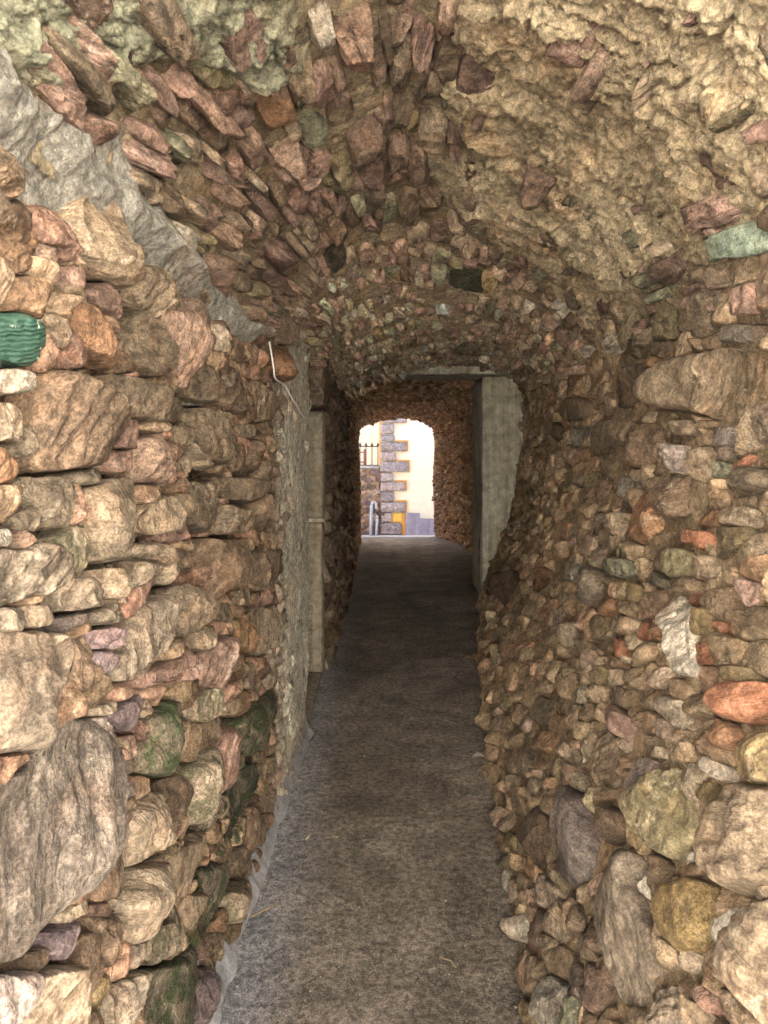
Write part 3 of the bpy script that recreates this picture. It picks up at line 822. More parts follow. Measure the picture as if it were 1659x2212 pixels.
def paint(k):
    moss = {'D': 'd', 'C': 'c', 'A': 'a'}
    if k == 'h': c, m = (.155, .128, .105), 0
    elif k in moss: c = PAL[moss[k]]; m = {'D': 1.0, 'C': .6, 'A': .5}[k]
    elif k == 'Y': c, m = (.235, .165, .075), 0
    elif k == 'S': c, m = (.17, .21, .165), 0
    else: c, m = PAL[k], 0
    j = np.exp(RNG.normal(0, .09)); return (c[0] * j, c[1] * j, c[2] * j, m)
def polys_of(txt, lo, hi, base):
    out = []
    for k, px in parse(txt):
        yq = unproject(px, lo, hi)
        ov = dict(base)
        c, A = centroid(yq)
        if A < 2e-5: print('tiny poly', k, px[0]); continue
        ov['h'] = float(np.clip(0.34 * math.sqrt(A), 0.012, base.get('hmax', 0.06)))
        ov['ref'] = math.sqrt(A) / 1.77
        if k == 'G':
            ov.update(name='painted_stone', label='flat stone piece painted green with a pale chipped rim', mat=M_GREEN, strata=0.001, rough=.03, h=.02)
        elif k == 'o' and 'r' in base: ov.update(name='brick', facets=3, strata=.001, rough=.05)
        out.append((yq, paint(k), ov))
    return out
def tint_pick(keys, wts, jit=0.13, moss=None, uni=0.0):
    keys = list(keys); wts = np.array(wts, float) / sum(wts)
    MEAN = (np.array([PAL[k] for k in keys]) * wts[:, None]).sum(0)
    def f(s):
        c = (uni * MEAN + (1 - uni) * np.array(PAL[keys[RNG.choice(len(keys), p=wts)]])) * np.exp(RNG.normal(0, jit))
        return (*c, moss(s) if moss else 0.0)
    return f
def green_mat():
    m, n, b = new_mat('green_paint'); N = NB(n)
    l = N.node('ShaderNodeAttribute', attribute_name='lc').outputs['Vector']
    wv = N.node('ShaderNodeTexWave', wave_type='BANDS', bands_direction='DIAGONAL'); N.link(l, wv.inputs[0])
    wv.inputs['Scale'].default_value = 55; wv.inputs['Distortion'].default_value = 2.5; wv.inputs['Detail'].default_value = 3
    c = N.mix(N.ramp(wv.outputs['Fac'], .3, .8), (.020, .058, .042), (.045, .095, .070))
    ch = N.ramp(N.noise(l, 40, 5, .7), .60, .64); c = N.mix(ch, c, (.5, .5, .42))
    N.link(c, b.inputs['Base Color']); b.inputs['Roughness'].default_value = .5
    N.link(N.bump(wv.outputs['Fac'], .5, .004), b.inputs['Normal']); return m
M_GREEN = green_mat()

# ------------------------------------------------------------------ left wall
left = empty('stone_wall', 'left wall of brown and cream fieldstones stacked in rough courses with dark mossy stones low down', 'wall', (-.5, 1, 0))
def moss_l(s):
    y, q = s
    a = math.exp(-((q - .35) / .38) ** 2) * math.exp(-((y - 1.9) / 1.0) ** 2)
    return float(np.clip(a * RNG.uniform(-.3, 1.5), 0, 1))
ST_L = dict(fill=0.968, edge=.06, h=0.036, ref=.05, deep=0.08, rough=0.13, strata=0.011, facets=6, tilt=.18, exp=7, grain_ang=1.2, grain_j=.5)
pl = polys_of(LEFT_TXT, 0, 2.35, dict(hmax=.055))
sd_near = grid_seeds(0.55, 3.98, 0, 2.02, .088, .056, extra=.25)
sd_near = sd_near[~((np.abs(sd_near[:, 1] - 2.03) < .10) & (sd_near[:, 0] < 2.8))]
sd_back = grid_seeds(.42, 0.55, 0, 2.02, .16, .11)
def tint_l(s):
    y, q = s; k = 'ctbgrpw'; low = q < .9
    t = tint_pick(k, (2.6, 3, 2.4, 2.2 if low else .7, 1.4, 1.3, .5), .13, moss_l)(s)
    lime = float(sstep(2.9, 3.4, np.array(y)) * .92) * (1 if RNG.random() < .8 else .3)
    L = np.array([.56, .53, .44]); c = np.array(t[:3]) * np.array([1.06, .97, .90]) * (1 - lime) + L * lime
    return (*c, t[3] * (1 - lime))
wall_of_stones(left, S1, pl, dict(seeds=np.concatenate([sd_near, sd_back]), w=.10, h=.062, tint=tint_l, shear=.0,
               style=lambda s: dict(h=.036 * (1 - .6 * float(sstep(2.8, 3.5, np.array(s[0])))), deep=.04 if s[0] > 3 else .08)), ST_L, M_LEFT, y_part=.6)
def h_left(Y, Q, P):
    return -.052 + .016 * fbm(P * 9, 4, 3) + .006 * fbm(P * 40, 3, 4) + .066 * sstep(3.1, 3.45, Y + .25 * fbm(P * 3, 2, 9)) + .03 * sstep(.10, -.02, Q + .06 * fbm(P * 7, 3, 2))
def t_left(Y, Q, P):
    f = sstep(2.6, 3.3, Y + .4 * fbm(P * 3, 2, 8))[..., None]
    g = sstep(.22, .02, Q)[..., None]
    c = np.array([.085, .058, .04]) * (1 - f) + np.array([.60, .57, .48]) * f  # earthy mortar, darkened further to deepen the shade between the stones
    return c * (1 - g) + np.array([.27, .265, .26]) * g
sheet('mortar', S1, yspace(.42, 3.98, 400), np.linspace(0, 2.02, 210), h_left, t_left, M_MORT, left)
# cement fillet at the foot, smeared over the lowest stones
def h_fil(Y, Q, P):
    return -.030 + .075 * np.exp(-(Q / .08) ** 2) + .020 * fbm(P * 8, 4, 12) + .016 * fbm(P * 3, 2, 13) + .004 * fbm(P * 45, 2, 5)
M_CEM = plain_material('cement_smear', (.33, .34, .36), .85, 25, .28, bump=.5)
sheet('cement_fillet', S1, yspace(.6, 3.98, 330), np.linspace(0, .22, 28), h_fil, lambda Y, Q, P: np.zeros((*Y.shape, 3)) + .3, M_CEM, left)
# smooth grey plaster smear along the springing
def h_pla(Y, Q, P):
    cen = 2.055 - .05 * sstep(1.9, 2.6, Y) + .03 * fbm(P * 2.2, 2, 31)
    wd = .095 - .03 * sstep(1.0, 2.6, Y)
    m = 1 - np.abs(Q - cen) / wd
    return -.02 + 0.066 * np.clip(m, -.6, 1) ** 1 * (.8 + .9 * fbm(P * 4, 3, 33)) + .030 * fbm(P * 8, 5, 36) + .008 * fbm(P * 30, 3, 35) - .05 * sstep(2.9, 3.4, Y)
M_PLA = plain_material('grey_plaster', (.29, .285, .27), .8, 14, .22, bump=.35, col2=(.37, .35, .30))
sheet('plaster_smear', S1, yspace(.42, 3.4, 400), np.linspace(1.68, 2.30, 110), h_pla, lambda Y, Q, P: np.array([.34, .325, .285]) * (1 + .35 * fbm(P * 5, 3, 37))[..., None], M_MORT, left)
# lime-washed corner: the return of the wall at its far end
M_LIME = plain_material('lime_wash', (.66, .64, .54), .85, 12, .28, bump=.7, dist=.012, col2=(.42, .38, .28), streaks=True)
rnd = lambda a, b: float(RNG.uniform(a, b))
def rough_block(name, x0, x1, y0, y1, z0, z1, mat, parent, amp=.012, res=.04, seed=1, tintc=None, sc=14):
    """a block whose faces are gridded and roughened"""
    Vs, Qs, n = [], [], 0
    dims = [(x0, x1), (y0, y1), (z0, z1)]; c = np.array([(a + b) / 2 for a, b in dims])
    for ax in range(3):
        u, v = [(1, 2), (2, 0), (0, 1)][ax]
        nu = max(2, min(90, int((dims[u][1] - dims[u][0]) / res) + 1)); nv = max(2, min(90, int((dims[v][1] - dims[v][0]) / res) + 1))
        for side in (0, 1):
            U, W = np.meshgrid(np.linspace(*dims[u], nu), np.linspace(*dims[v], nv), indexing='ij')
            P = np.zeros((nu, nv, 3)); P[..., u] = U; P[..., v] = W; P[..., ax] = dims[ax][side]
            idx = n + np.arange(nu * nv).reshape(nu, nv)
            F = np.stack([idx[:-1, :-1], idx[1:, :-1], idx[1:, 1:], idx[:-1, 1:]], -1).reshape(-1, 4)
            Vs.append(P.reshape(-1, 3)); Qs.append(F if side else F[:, ::-1]); n += nu * nv
    V = np.concatenate(Vs)
    half = np.array([(b - a) / 2 for a, b in dims]); q = (V - c) / half
    # soft corners then noise, a function of position only so edges stay closed
    d = np.stack([fbm(V * sc + k * 9.1, 3, seed + k) for k in range(3)], 1)
    rad = np.minimum(.18 * half.min(), .012); over = np.sort(np.abs(q), 1)[:, 1] > .985
    V = V + d * amp - (np.sign(q) * rad) * over[:, None] * (np.abs(q) > .98)
    C = np.tile([*(tintc or (.3, .25, .2)), 0], (len(V), 1))
    org = np.array([(x0 + x1) / 2, (y0 + y1) / 2, z0])
    return mesh_obj(name, np_mesh(name, V - org, np.concatenate(Qs), np.zeros((0, 3), int), mat, smooth=True, tint=C, lc=V + seed * 3.3), parent, org)
rough_block('wall_end', -1.0, -.425, 3.90, 4.02, -.02, 2.2, M_LIME, left, amp=.018, res=.035, seed=5, sc=9)

# ------------------------------------------------------------------ recess behind the wall end, with its stone door post
rec = empty('recess_wall', 'dark rough wall closing the narrow recess behind the stone door post', 'wall', (-.9, 4.5, 0))
M_DARK = stone_material('stone_dark', 1.1, .8)
seedsr = grid_seeds(4.0, 5.1, 0, 2.05, .16, .09)
SR = Surf([(3.9, [(-.9,0),(-.9,1.0),(-.9,1.6),(-.88,2.2)]), (5.3, [(-.9,0),(-.9,1.0),(-.9,1.6),(-.88,2.2)])], q=np.array([0, 1, 1.6, 2.2]))
wall_of_stones(rec, SR, [], dict(seeds=seedsr, w=.16, h=.09, tint=tint_pick('tbg', (1, 2, 1))), dict(ST_L, deep=.03), M_DARK, max_parts=0)
sheet('mortar', SR, np.linspace(3.92, 5.3, 40), np.linspace(0, 2.2, 60), lambda Y, Q, P: -.02 + .012 * fbm(P * 9, 3, 3), lambda Y, Q, P: np.zeros((*Y.shape, 3)) + np.array([.15, .11, .08]), M_MORT, rec)
post = empty('door_post', 'square stone door post with a tooled foot and a joint halfway up', 'post', (-.47, 5.0, 0))
M_POST = plain_material('tooled_stone', (.30, .265, .205), .88, 28, .3, bump=.5, dist=.006, streaks=True, col2=(.26, .22, .155))
rough_block('lower_shaft', -.535, -.395, 4.92, 5.10, .02, 1.02, M_POST, post, amp=.005, res=.03, seed=11)
rough_block('upper_shaft', -.530, -.390, 4.92, 5.10, 1.035, 1.74, M_POST, post, amp=.005, res=.03, seed=12)
rough_block('joint', -.540, -.388, 4.915, 5.10, 1.015, 1.042, M_LIME, post, amp=.004, res=.02, seed=13)
for i in range(15):   # chiselled ribs on the foot
    z = .10 + i * .026
    box('chisel_rib', -.531, -.462, 4.909, 4.925, z, z + .012, M_POST, post, bev=.003, seg=1)
rough_block('sill', -.90, -.40, 4.06, 5.12, -.03, .045, M_POST, post, amp=.008, res=.05, seed=14)
lin = rough_block('door_lintel', -1.0, -.38, 4.85, 5.15, 1.76, 2.25, M_DARK, None, amp=.03, res=.03, seed=15, tintc=(.13, .10, .075), sc=12)
lin['label'] = 'rough dark stones over the top of the recessed door post'; lin['category'] = 'lintel'

# ------------------------------------------------------------------ inner left wall (past the post)
inner = empty('inner_wall', 'dim inner left wall of stacked stones beyond the recessed door post', 'wall', (-.37, 6, 0))
wall_of_stones(inner, S1, [], dict(seeds=grid_seeds(5.08, 8.3, 0, 2.05, .17, .085), w=.17, h=.085, tint=tint_pick('tbgrc', (2, 3, 2, 1, .6))), dict(ST_L, h=.05, deep=.04), M_LEFT, max_parts=130)
sheet('mortar', S1, np.linspace(5.06, 8.3, 160), np.linspace(0, 2.05, 110), lambda Y, Q, P: -.025 + .014 * fbm(P * 9, 4, 3), lambda Y, Q, P: np.zeros((*Y.shape, 3)) + np.array([.17, .12, .08]), M_MORT, inner)

# ------------------------------------------------------------------ right wall
right = empty('rubble_wall', 'right wall of small mixed rubble stones and orange brick pieces set in brown mortar, battered outwards', 'wall', (.5, 1, 0))
ST_R = dict(fill=.96, h=.029, ref=.04, deep=.045, rough=.12, strata=.006, facets=5, tilt=.22, exp=4.5, grain_ang=.4, grain_j=.5)
pr = polys_of(RIGHT_TXT, 3.45, 5.4, dict(hmax=.05, r=1))
sdr = np.concatenate([grid_seeds(.6, 2.6, 3.5, 5.4, .155, .050, extra=.3, drop=.2, rot=.3), grid_seeds(2.6, 7.4, 3.45, 5.4, .26, .068, extra=.25, rot=.34, jit=.45), grid_seeds(.42, .6, 3.5, 5.4, .12, .08)])
_tr = tint_pick('tbgckwpraolsv', (4, 2.6, 2, 2.2, 1.1, 1.0, .9, .8, .8, .2, 1.2, .6, .2), .14, uni=.45)
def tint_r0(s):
    t = _tr(s); falloff_gain = 1 + .9 * float(sstep(2.2, 5.0, np.array(s[0])))  # stones coloured lighter with depth to offset the light fading inward
    return (min(t[0] * falloff_gain * 1.05, .55), min(t[1] * falloff_gain * 1.0, .5), min(t[2] * falloff_gain * .90, .45), 0)
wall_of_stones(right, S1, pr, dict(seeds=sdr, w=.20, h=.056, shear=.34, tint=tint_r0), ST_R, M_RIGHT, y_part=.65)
def h_right(Y, Q, P):
    return -.008 + .018 * fbm(P * 7, 4, 23) + .009 * fbm(P * 28, 3, 24) + .004 * fbm(P * 80, 2, 25)
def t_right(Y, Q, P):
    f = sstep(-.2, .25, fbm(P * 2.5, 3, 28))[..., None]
    return (1 + .55 * sstep(2.4, 5.0, Y))[..., None] * (np.array([.24, .178, .115]) * (1 - f) + np.array([.34, .26, .17]) * f)  # mortar colour also brightens with depth, standing in for lost light
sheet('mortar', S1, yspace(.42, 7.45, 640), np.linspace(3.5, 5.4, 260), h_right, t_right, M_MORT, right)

# ------------------------------------------------------------------ vault
vault = empty('stone_vault', 'low arched ceiling of edgewise red-brown slates and rough cream mortar over the passage', 'ceiling', (0, 1, 2.0))
ST_V = dict(fill=.985, edge=.11, h=.055, ref=.045, deep=.045, rough=.14, strata=.010, facets=6, tilt=.30, exp=6, grain_ang=0.0, grain_j=.25)
pv = polys_of(VAULT_TXT, 1.95, 3.75, dict(hmax=.05, grain_j=.2))
pv2 = []
for yq, t, ov in pv:   # right-hand slates are buried deeper in the mortar, so give them more height
    if yq[:, 1].mean() > 2.75: ov['h'] = .055; ov['rough'] = .07; ov['tilt'] = .1
    pv2.append((yq, t, ov))
sdv = np.concatenate([grid_seeds(.55, 2.1, 2.0, 3.55, .17, .046, jit=.5, extra=.15), grid_seeds(2.1, 3.0, 2.0, 3.55, .24, .045, jit=.5, extra=.2), grid_seeds(3.0, 7.42, 2.0, 3.6, .26, .045, jit=.6, extra=.2), grid_seeds(.42, .7, 2.0, 3.55, .2, .07)])
sdv = sdv + RNG.uniform(-1, 1, sdv.shape) * np.array([.10, .022]); sdv = sdv[(sdv[:, 0] > .45) & (sdv[:, 0] < 7.4) & (sdv[:, 1] > 2.01) & (sdv[:, 1] < 3.57)]
_P = S1.at(sdv[:, 0], sdv[:, 1], 0 * sdv[:, 0])
_cov = np.clip((sdv[:, 1] - (2.76 + .12 * (sdv[:, 0] - 1.6))) / .06, 0, 1) * (sdv[:, 0] < 3.2) * (sdv[:, 1] < 3.38) + (sdv[:, 0] < 1.03 + 1.3 * (sdv[:, 1] - 2.05)) * (sdv[:, 1] < 2.52)
sdv = sdv[~((sdv[:, 1] < 2.10) & (sdv[:, 0] < 2.5))]; _cov = np.clip((sdv[:, 1] - (2.76 + .12 * (sdv[:, 0] - 1.6))) / .06, 0, 1) * (sdv[:, 0] < 3.2) * (sdv[:, 1] < 3.38) + (sdv[:, 0] < 1.03 + 1.3 * (sdv[:, 1] - 2.05)) * (sdv[:, 1] < 2.52)
sdv = sdv[RNG.random(len(sdv)) > .88 * np.clip(_cov, 0, 1)]
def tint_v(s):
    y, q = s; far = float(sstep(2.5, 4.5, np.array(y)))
    falloff_gain = 1 + 1.5 * far  # deeper slates coloured brighter to make up for the dim light there
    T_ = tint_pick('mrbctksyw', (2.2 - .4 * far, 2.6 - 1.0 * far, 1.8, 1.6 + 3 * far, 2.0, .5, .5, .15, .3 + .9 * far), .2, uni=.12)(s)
    return (*[min(v * falloff_gain, .6) for v in T_[:3]], T_[3])
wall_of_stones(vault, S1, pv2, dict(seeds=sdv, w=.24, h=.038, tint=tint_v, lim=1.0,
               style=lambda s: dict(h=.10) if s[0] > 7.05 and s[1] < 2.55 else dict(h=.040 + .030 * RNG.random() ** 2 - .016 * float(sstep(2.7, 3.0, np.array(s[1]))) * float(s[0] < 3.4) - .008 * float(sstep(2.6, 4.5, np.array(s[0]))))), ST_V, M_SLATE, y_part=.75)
def thick(Y, Q, P):
    """where mortar covers the slates: the right half near the camera and a patch top left"""
    n = fbm(P * 2.2, 3, 41)
    ed = 2.76 + .12 * (Y - 1.6)
    a = sstep(ed - .05, ed + .05, Q + .10 * n) * sstep(3.8, 2.9, Y + .6 * n) * sstep(3.50, 3.34, Q + .10 * n)
    b = sstep(.06, -.06, Y - (1.15 + 1.3 * (Q - 2.05)) + .22 * n) * sstep(2.05, 2.12, Q + .06 * n) * sstep(2.58, 2.48, Q)
    return np.maximum(a, b), a, b
def h_vault(Y, Q, P):
    m, a, b = thick(Y, Q, P)
    lump = fbm(P * np.array([6, 9, 6]), 4, 44); l2 = np.abs(fbm(P * 15, 4, 45)); l3 = fbm(P * 48, 3, 46); l4 = fbm(P * 110, 2, 49)
    crust = 1 - 2.6 * np.abs(fbm(P * np.array([5, 11, 5]) + 3, 3, 48))      # ragged overlapping ledges
    return -.014 - .022 * m * sstep(.035, .0, np.abs(fbm(P * 3.3, 4, 52))) + .014 * lump + .008 * l3 + .020 * sstep(2.6, 4.5, Y) + .042 * m + .030 * m * lump - .030 * m * l2 + .010 * m * l3 + .014 * m * crust + .003 * l4
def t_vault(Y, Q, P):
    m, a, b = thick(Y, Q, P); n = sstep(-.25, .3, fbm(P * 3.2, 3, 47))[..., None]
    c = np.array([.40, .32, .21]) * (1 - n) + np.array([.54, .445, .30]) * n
    f = (.75 + .25 * np.maximum(a, sstep(2.6, 4.2, Y)))[..., None] * c * (1 + .18 * sstep(2.8, 4.6, Y))[..., None]  # deeper mortar lightened in colour where the daylight falls off
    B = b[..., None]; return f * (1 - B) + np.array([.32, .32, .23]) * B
M_VM = mortar_material('mortar_vault', 1.25)
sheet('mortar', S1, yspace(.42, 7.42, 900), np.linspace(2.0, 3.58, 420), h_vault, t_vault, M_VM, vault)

# ------------------------------------------------------------------ concrete pillar and beam at the end of the first vault
M_CON = plain_material('old_concrete', (.50, .49, .40), .9, 13, .26, bump=.5, dist=.006, streaks=True, col2=(.40, .37, .28), pits=True)
col = rough_block('concrete_pillar', .955, 1.62, 7.40, 8.22, -.02, 2.175, M_CON, None, amp=.008, res=.035, seed=21, sc=10)
col['label'] = 'square grey-green concrete pillar at the right where the passage narrows'; col['category'] = 'pillar'
bm_ = rough_block('concrete_beam', -.62, 1.7, 7.36, 8.05, 2.18, 2.62, M_CON, None, amp=.008, res=.06, seed=22, sc=10)
bm_['label'] = 'concrete beam under the far edge of the stone vault, resting on the pillar'; bm_['category'] = 'beam'
# dark split between the pillar's foot and its facing
for i in range(7):
    zz = .16 + i * .06
    ck = box('split', .949 - .001 * (i % 2), .960, 7.56 + .006 * ((i * 5) % 3), 7.578 + .006 * ((i * 5) % 3), zz, zz + .0605, M_IRON, None); ck.parent = col; ck.location = (-1.2875, -7.81, .02)
# far passage ------------------------------------------------------------------
far = empty('far_passage', 'narrow far tunnel of thin layered red stones coloured lighter and warmer to look lit by the bright exit', 'passage', (.3, 10, 0))
pts_w, pts_h = .14, .045
sdf = np.concatenate([grid_seeds(8.0, 11.2, 0, 5.4, .18, .052, extra=.2), grid_seeds(11.2, 12.1, 0, 5.4, .10, .040, extra=.2)])
wall_of_stones(far, S2, [], dict(seeds=sdf, w=.15, h=.048, tint=lambda s: tuple(np.array(tint_pick('tbrcay', (3, 1.8, 1.6, 2, 1.4, .8), .16)(s)) * np.array([2.2, 1.95, 1.75, 1]))), dict(ST_R, h=.030, deep=.02, hs=1.1), M_RIGHT, max_parts=250, y_part=8)  # stone tints raised and warmed to pass for light from the exit
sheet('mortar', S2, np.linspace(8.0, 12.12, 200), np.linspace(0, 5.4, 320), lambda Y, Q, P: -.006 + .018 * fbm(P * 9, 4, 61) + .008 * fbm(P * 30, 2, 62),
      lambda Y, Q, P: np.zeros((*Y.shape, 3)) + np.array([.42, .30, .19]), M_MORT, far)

# ------------------------------------------------------------------ building mass round the passage
M_MASS = plain_material('rough_render', (.36, .27, .18), .9, 4, .25, bump=.5, dist=.02)
def mass(name, *a):
    o = box(name, *a, M_MASS); o['kind'] = 'structure'; return o
mass('building_side', -4.0, -1.05, 0.42, 12.1, -.3, 2.62)
mass('building_side', 1.75, 6.0, .42, 12.1, -.3, 2.62)
mass('building_roof', -4.0, 6.0, .42, 12.1, 2.62, 2.75)
mass('building_side', -1.05, -.62, .42, 3.9, -.3, 2.62)
mass('building_side', -1.05, -.50, 5.16, 12.1, -.3, 2.62)
mass('building_side', 1.30, 1.75, 8.25, 12.1, -.3, 2.62)
# outer face at the far exit, cut round the arch
def end_face(name, surf, y, x0, x1, z1, mat, th=.12):
    q = np.linspace(surf.q0, surf.q1, 60); xz = surf.xz(np.full(60, y), q) 
    V, Fc = [], []
    for yy in (y, y + th):
        for i in range(60):
            x, z = xz[i]; t = i / 59
            V.append((x, yy, z))
        for i in range(60):
            x, z = xz[i]
            dx, dz = x - .2, z - .9
            k = min((x1 - .2) / dx if dx > 0 else (x0 - .2) / dx if dx < 0 else 9e9, (z1 - .9) / dz if dz > 0 else 9e9)
            X, Z = .2 + dx * k, .9 + dz * k
            V.append((X, yy, max(Z, -.3)))
    for s in (0, 120):
        for i in range(59):
            f = (s + i, s + i + 1, s + 60 + i + 1, s + 60 + i); Fc.append(f if s else f[::-1])
    for i in range(59): Fc.append((i, i + 1, 120 + i + 1, 120 + i))
    me = bpy.data.meshes.new(name); me.from_pydata(V, [], Fc); me.materials.append(mat)
    o = mesh_obj(name, me); o['kind'] = 'structure'
end_face('building_end', S2, 12.12, -4, 6, 2.75, M_MASS)
end_face('building_front', S1, .30, -4, 6, 2.75, M_MASS)

# ------------------------------------------------------------------ floor and ground
xa = np.linspace(-1.05, 1.75, 90); ya = yspace(-1.0, 12.12, 420)
YY, XX = np.meshgrid(ya, xa, indexing='ij')
PP = np.stack([XX, YY, 0 * XX], -1)
ZZ = .010 * fbm(PP * 1.7, 3, 71) + .004 * fbm(PP * 7, 3, 72) + .0015 * fbm(PP * 30, 2, 73) + .05 * sstep(.30, .0, np.abs(XX - .95) ) * sstep(10.6, 11.4, YY) * .2
V = np.stack([XX, YY, ZZ], -1).reshape(-1, 3); idx = np.arange(len(V)).reshape(XX.shape)
F = np.stack([idx[:-1, :-1], idx[:-1, 1:], idx[1:, 1:], idx[1:, :-1]], -1).reshape(-1, 4)
fl = mesh_obj('floor', np_mesh('floor', V, F, np.zeros((0, 3), int), M_FLOOR)); fl['kind'] = 'structure'
st_ = box('doorstep', -1.05, 1.75, 12.0, 12.2, -.4, -.012, M_CEM); st_['kind'] = 'structure'
M_GROUND = plain_material('pale_paving', (.55, .52, .47), .9, 5, .2, bump=.3)
def ground(name, x0, x1, y0, y1, z):
    me = bpy.data.meshes.new(name); me.from_pydata([(x0, y0, z), (x1, y0, z), (x1, y1, z), (x0, y1, z)], [], [(0, 1, 2, 3)]); me.materials.append(M_GROUND)
    o = mesh_obj(name, me); o['kind'] = 'structure'
ground('ground', -600, 600, -600, 600, -.33)
terr = box('terrace', -6, 6, -9, -1.0, -.325, -.02, M_GROUND); terr['kind'] = 'structure'
# added house, unseen behind the camera: its sunlit wall bounces light into the tunnel
opp = empty('added_fill_house', 'cream house added behind the viewer to bounce sunlight into the tunnel mouth', 'house', (0, -5.6, -.02))
M_OPP = plain_material('bounce_render', (.78, .76, .71), .85, 3, .08, bump=.15)
box('wall', -8, 8, -9.0, -5.6, -.3, 6.5, M_OPP, opp)
box('roof', -8.3, 8.3, -9.2, -5.45, 6.5, 6.8, M_MASS, opp)

# ------------------------------------------------------------------ outside the exit
Y_F = 15.0; mpp = Y_F / F0
def FX(u): return (u - U0) * mpp
def FZ(v): return EYE - (v - V0) * mpp
def zc(x, y): return FX(760.3 + x * .1302), FZ(887 + y * .1302)
house = empty('cream_house', 'cream rendered house across the lane with grey stone quoins and a lilac-grey base', 'house', (1, Y_F, -.33))
M_CREAM = plain_material('cream_render', (.80, .75, .60), .85, 7, .06, bump=.3)
M_YEL = plain_material('yellow_render', (.72, .50, .10), .8, 6, .08, bump=.15)
M_LIL = plain_material('lilac_grey_render', (.30, .28, .36), .8, 9, .12, bump=.3, streaks=True)
M_ORG = plain_material('orange_edge', (.60, .30, .06), .8, 6, .08, bump=.15)
xq = zc(475, 0)[0]
w_o = box('wall', xq + .02, 7.0, Y_F + .03, Y_F + 5, -.33, 5.2, M_CREAM, house)  # upper wall raised out of view to keep sun off the passage floor
rough_block('side_wall', xq - .03, xq + .018, Y_F + .1, Y_F + 5, -.33, 5.18, M_ORG, house, amp=.004, res=.2, seed=80)
rows = [(-325, -170, 900), (-165, -20, 700), (-15, 125, 700), (128, 208, 890), (213, 392, 700), (397, 515, 700), (519, 680, 905), (684, 838, 722), (843, 1020, 930), (1025, 1178, 690), (1182, 1332, 882), (1338, 1508, 690), (1513, 1688, 885), (1692, 1852, 668), (1857, 2060, 822)]
for i, (ya_, yb_, xr) in enumerate(rows):
    z1, z0 = zc(0, ya_)[1], zc(0, yb_)[1]; x1 = zc(xr, 0)[0]; x0 = xq if i < 16 else zc(440, 0)[0]
    t = [(.31, .275, .28), (.35, .30, .295), (.28, .255, .27)][i % 3]
    rough_block('quoin', x0, x1, Y_F - .05, Y_F + .06, z0 + .006, z1 - .006, M_ROCK, house, amp=.016, res=.02, seed=90 + i, tintc=t, sc=22)
    # orange strip beside and over the long blocks
    if xr > 800 and z1 < 2.2:
        box('edge_strip', x1 + .004, x1 + .03, Y_F - .012, Y_F + .028, z0, z1 + .03, M_ORG, house)
        box('edge_strip', zc(705, 0)[0] + .004, x1 + .002, Y_F - .012, Y_F + .028, z1 + .002, z1 + .03, M_ORG, house)
a = zc(672, 1700); b2 = zc(820, 1852)
box('yellow_panel', a[0], b2[0], Y_F - .008, Y_F + .028, b2[1], a[1] - .004, M_YEL, house)
a = zc(824, 1700); b2 = zc(884, 2062)
box('orange_panel', a[0], b2[0], Y_F - .008, Y_F + .028, b2[1], a[1] - .004, M_ORG, house)
a = zc(888, 1700); b2 = zc(1128, 2075)
box('base_panel', a[0], b2[0], Y_F - .02, Y_F + .028, -.33, a[1], M_LIL, house)
a = zc(1131, 1790)
box('base_panel', a[0], 7.0, Y_F - .017, Y_F + .028, -.33, a[1], M_LIL, house)
# window high up and the eaves, out of the photo's frame but seen from elsewhere
box('roof', xq - .3, 7.3, Y_F - .3, Y_F + 5.2, 5.2, 5.35, M_ORG, house)
nb_ = empty('added_pale_house', 'tall pale house wall added behind the iron railing as backdrop and sun block', 'house', (-4, 19, -.33))  # added backdrop, its height chosen to block a sun patch at the exit
box('wall', -14, xq + 3.0, 19.0, 24.0, -.33, 7.3, M_CREAM, nb_)
box('roof', -14.2, xq + 3.2, 18.8, 24.2, 7.3, 7.5, M_ORG, nb_)
# low garden wall
gw = empty('garden_wall', 'low garden wall of purple and brown rubble beneath the spiked railing', 'wall', (-.8, Y_F, -.33))
zt = FZ(1012)
SG = Surf([(0.0, [(0, 0), (0, .5), (0, 1.0), (0, 1.6)]), (4.0, [(0, 0), (0, .5), (0, 1.0), (0, 1.6)])], q=np.array([0, .5, 1.0, 1.6]))
hgt = zt + .33
# its face is built on its own small surface, then turned to face the tunnel
gs = grid_seeds(0.02, 2.4, 0, hgt, .16, .09, extra=.3, jit=.5)
before = set(bpy.data.objects)
wall_of_stones(gw, SG, [], dict(seeds=gs, w=.16, h=.09, tint=tint_pick('vbrglpa', (3.4, 1.0, 1.2, 1.2, 1.4, 1.2, .4))), dict(ST_R, h=.03), M_ROCK, y_part=-1, max_parts=140)
import mathutils
Mx = mathutils.Matrix(((0, 1, 0, 0), (-1, 0, 0, 0), (0, 0, 1, 0), (0, 0, 0, 1)))
for o in set(bpy.data.objects) - before:
    me = o.data; me.transform(Mx)
    l = Mx @ o.location; o.location = (l.x - 2.4 + xq, l.y + Y_F - .0, l.z - .33)
box('wall_core', xq - 3.4, xq - .03, Y_F + .004, Y_F + .35, -.33, zt, M_MORT if False else M_MASS, gw)
rough_block('coping', xq - 3.4, xq - .035, Y_F - .03, Y_F + .38, zt, zt + .05, M_CEM, gw, amp=.008, res=.08, seed=60)
for e in (gw, post, rec, inner, left, right, vault, far, house): pass
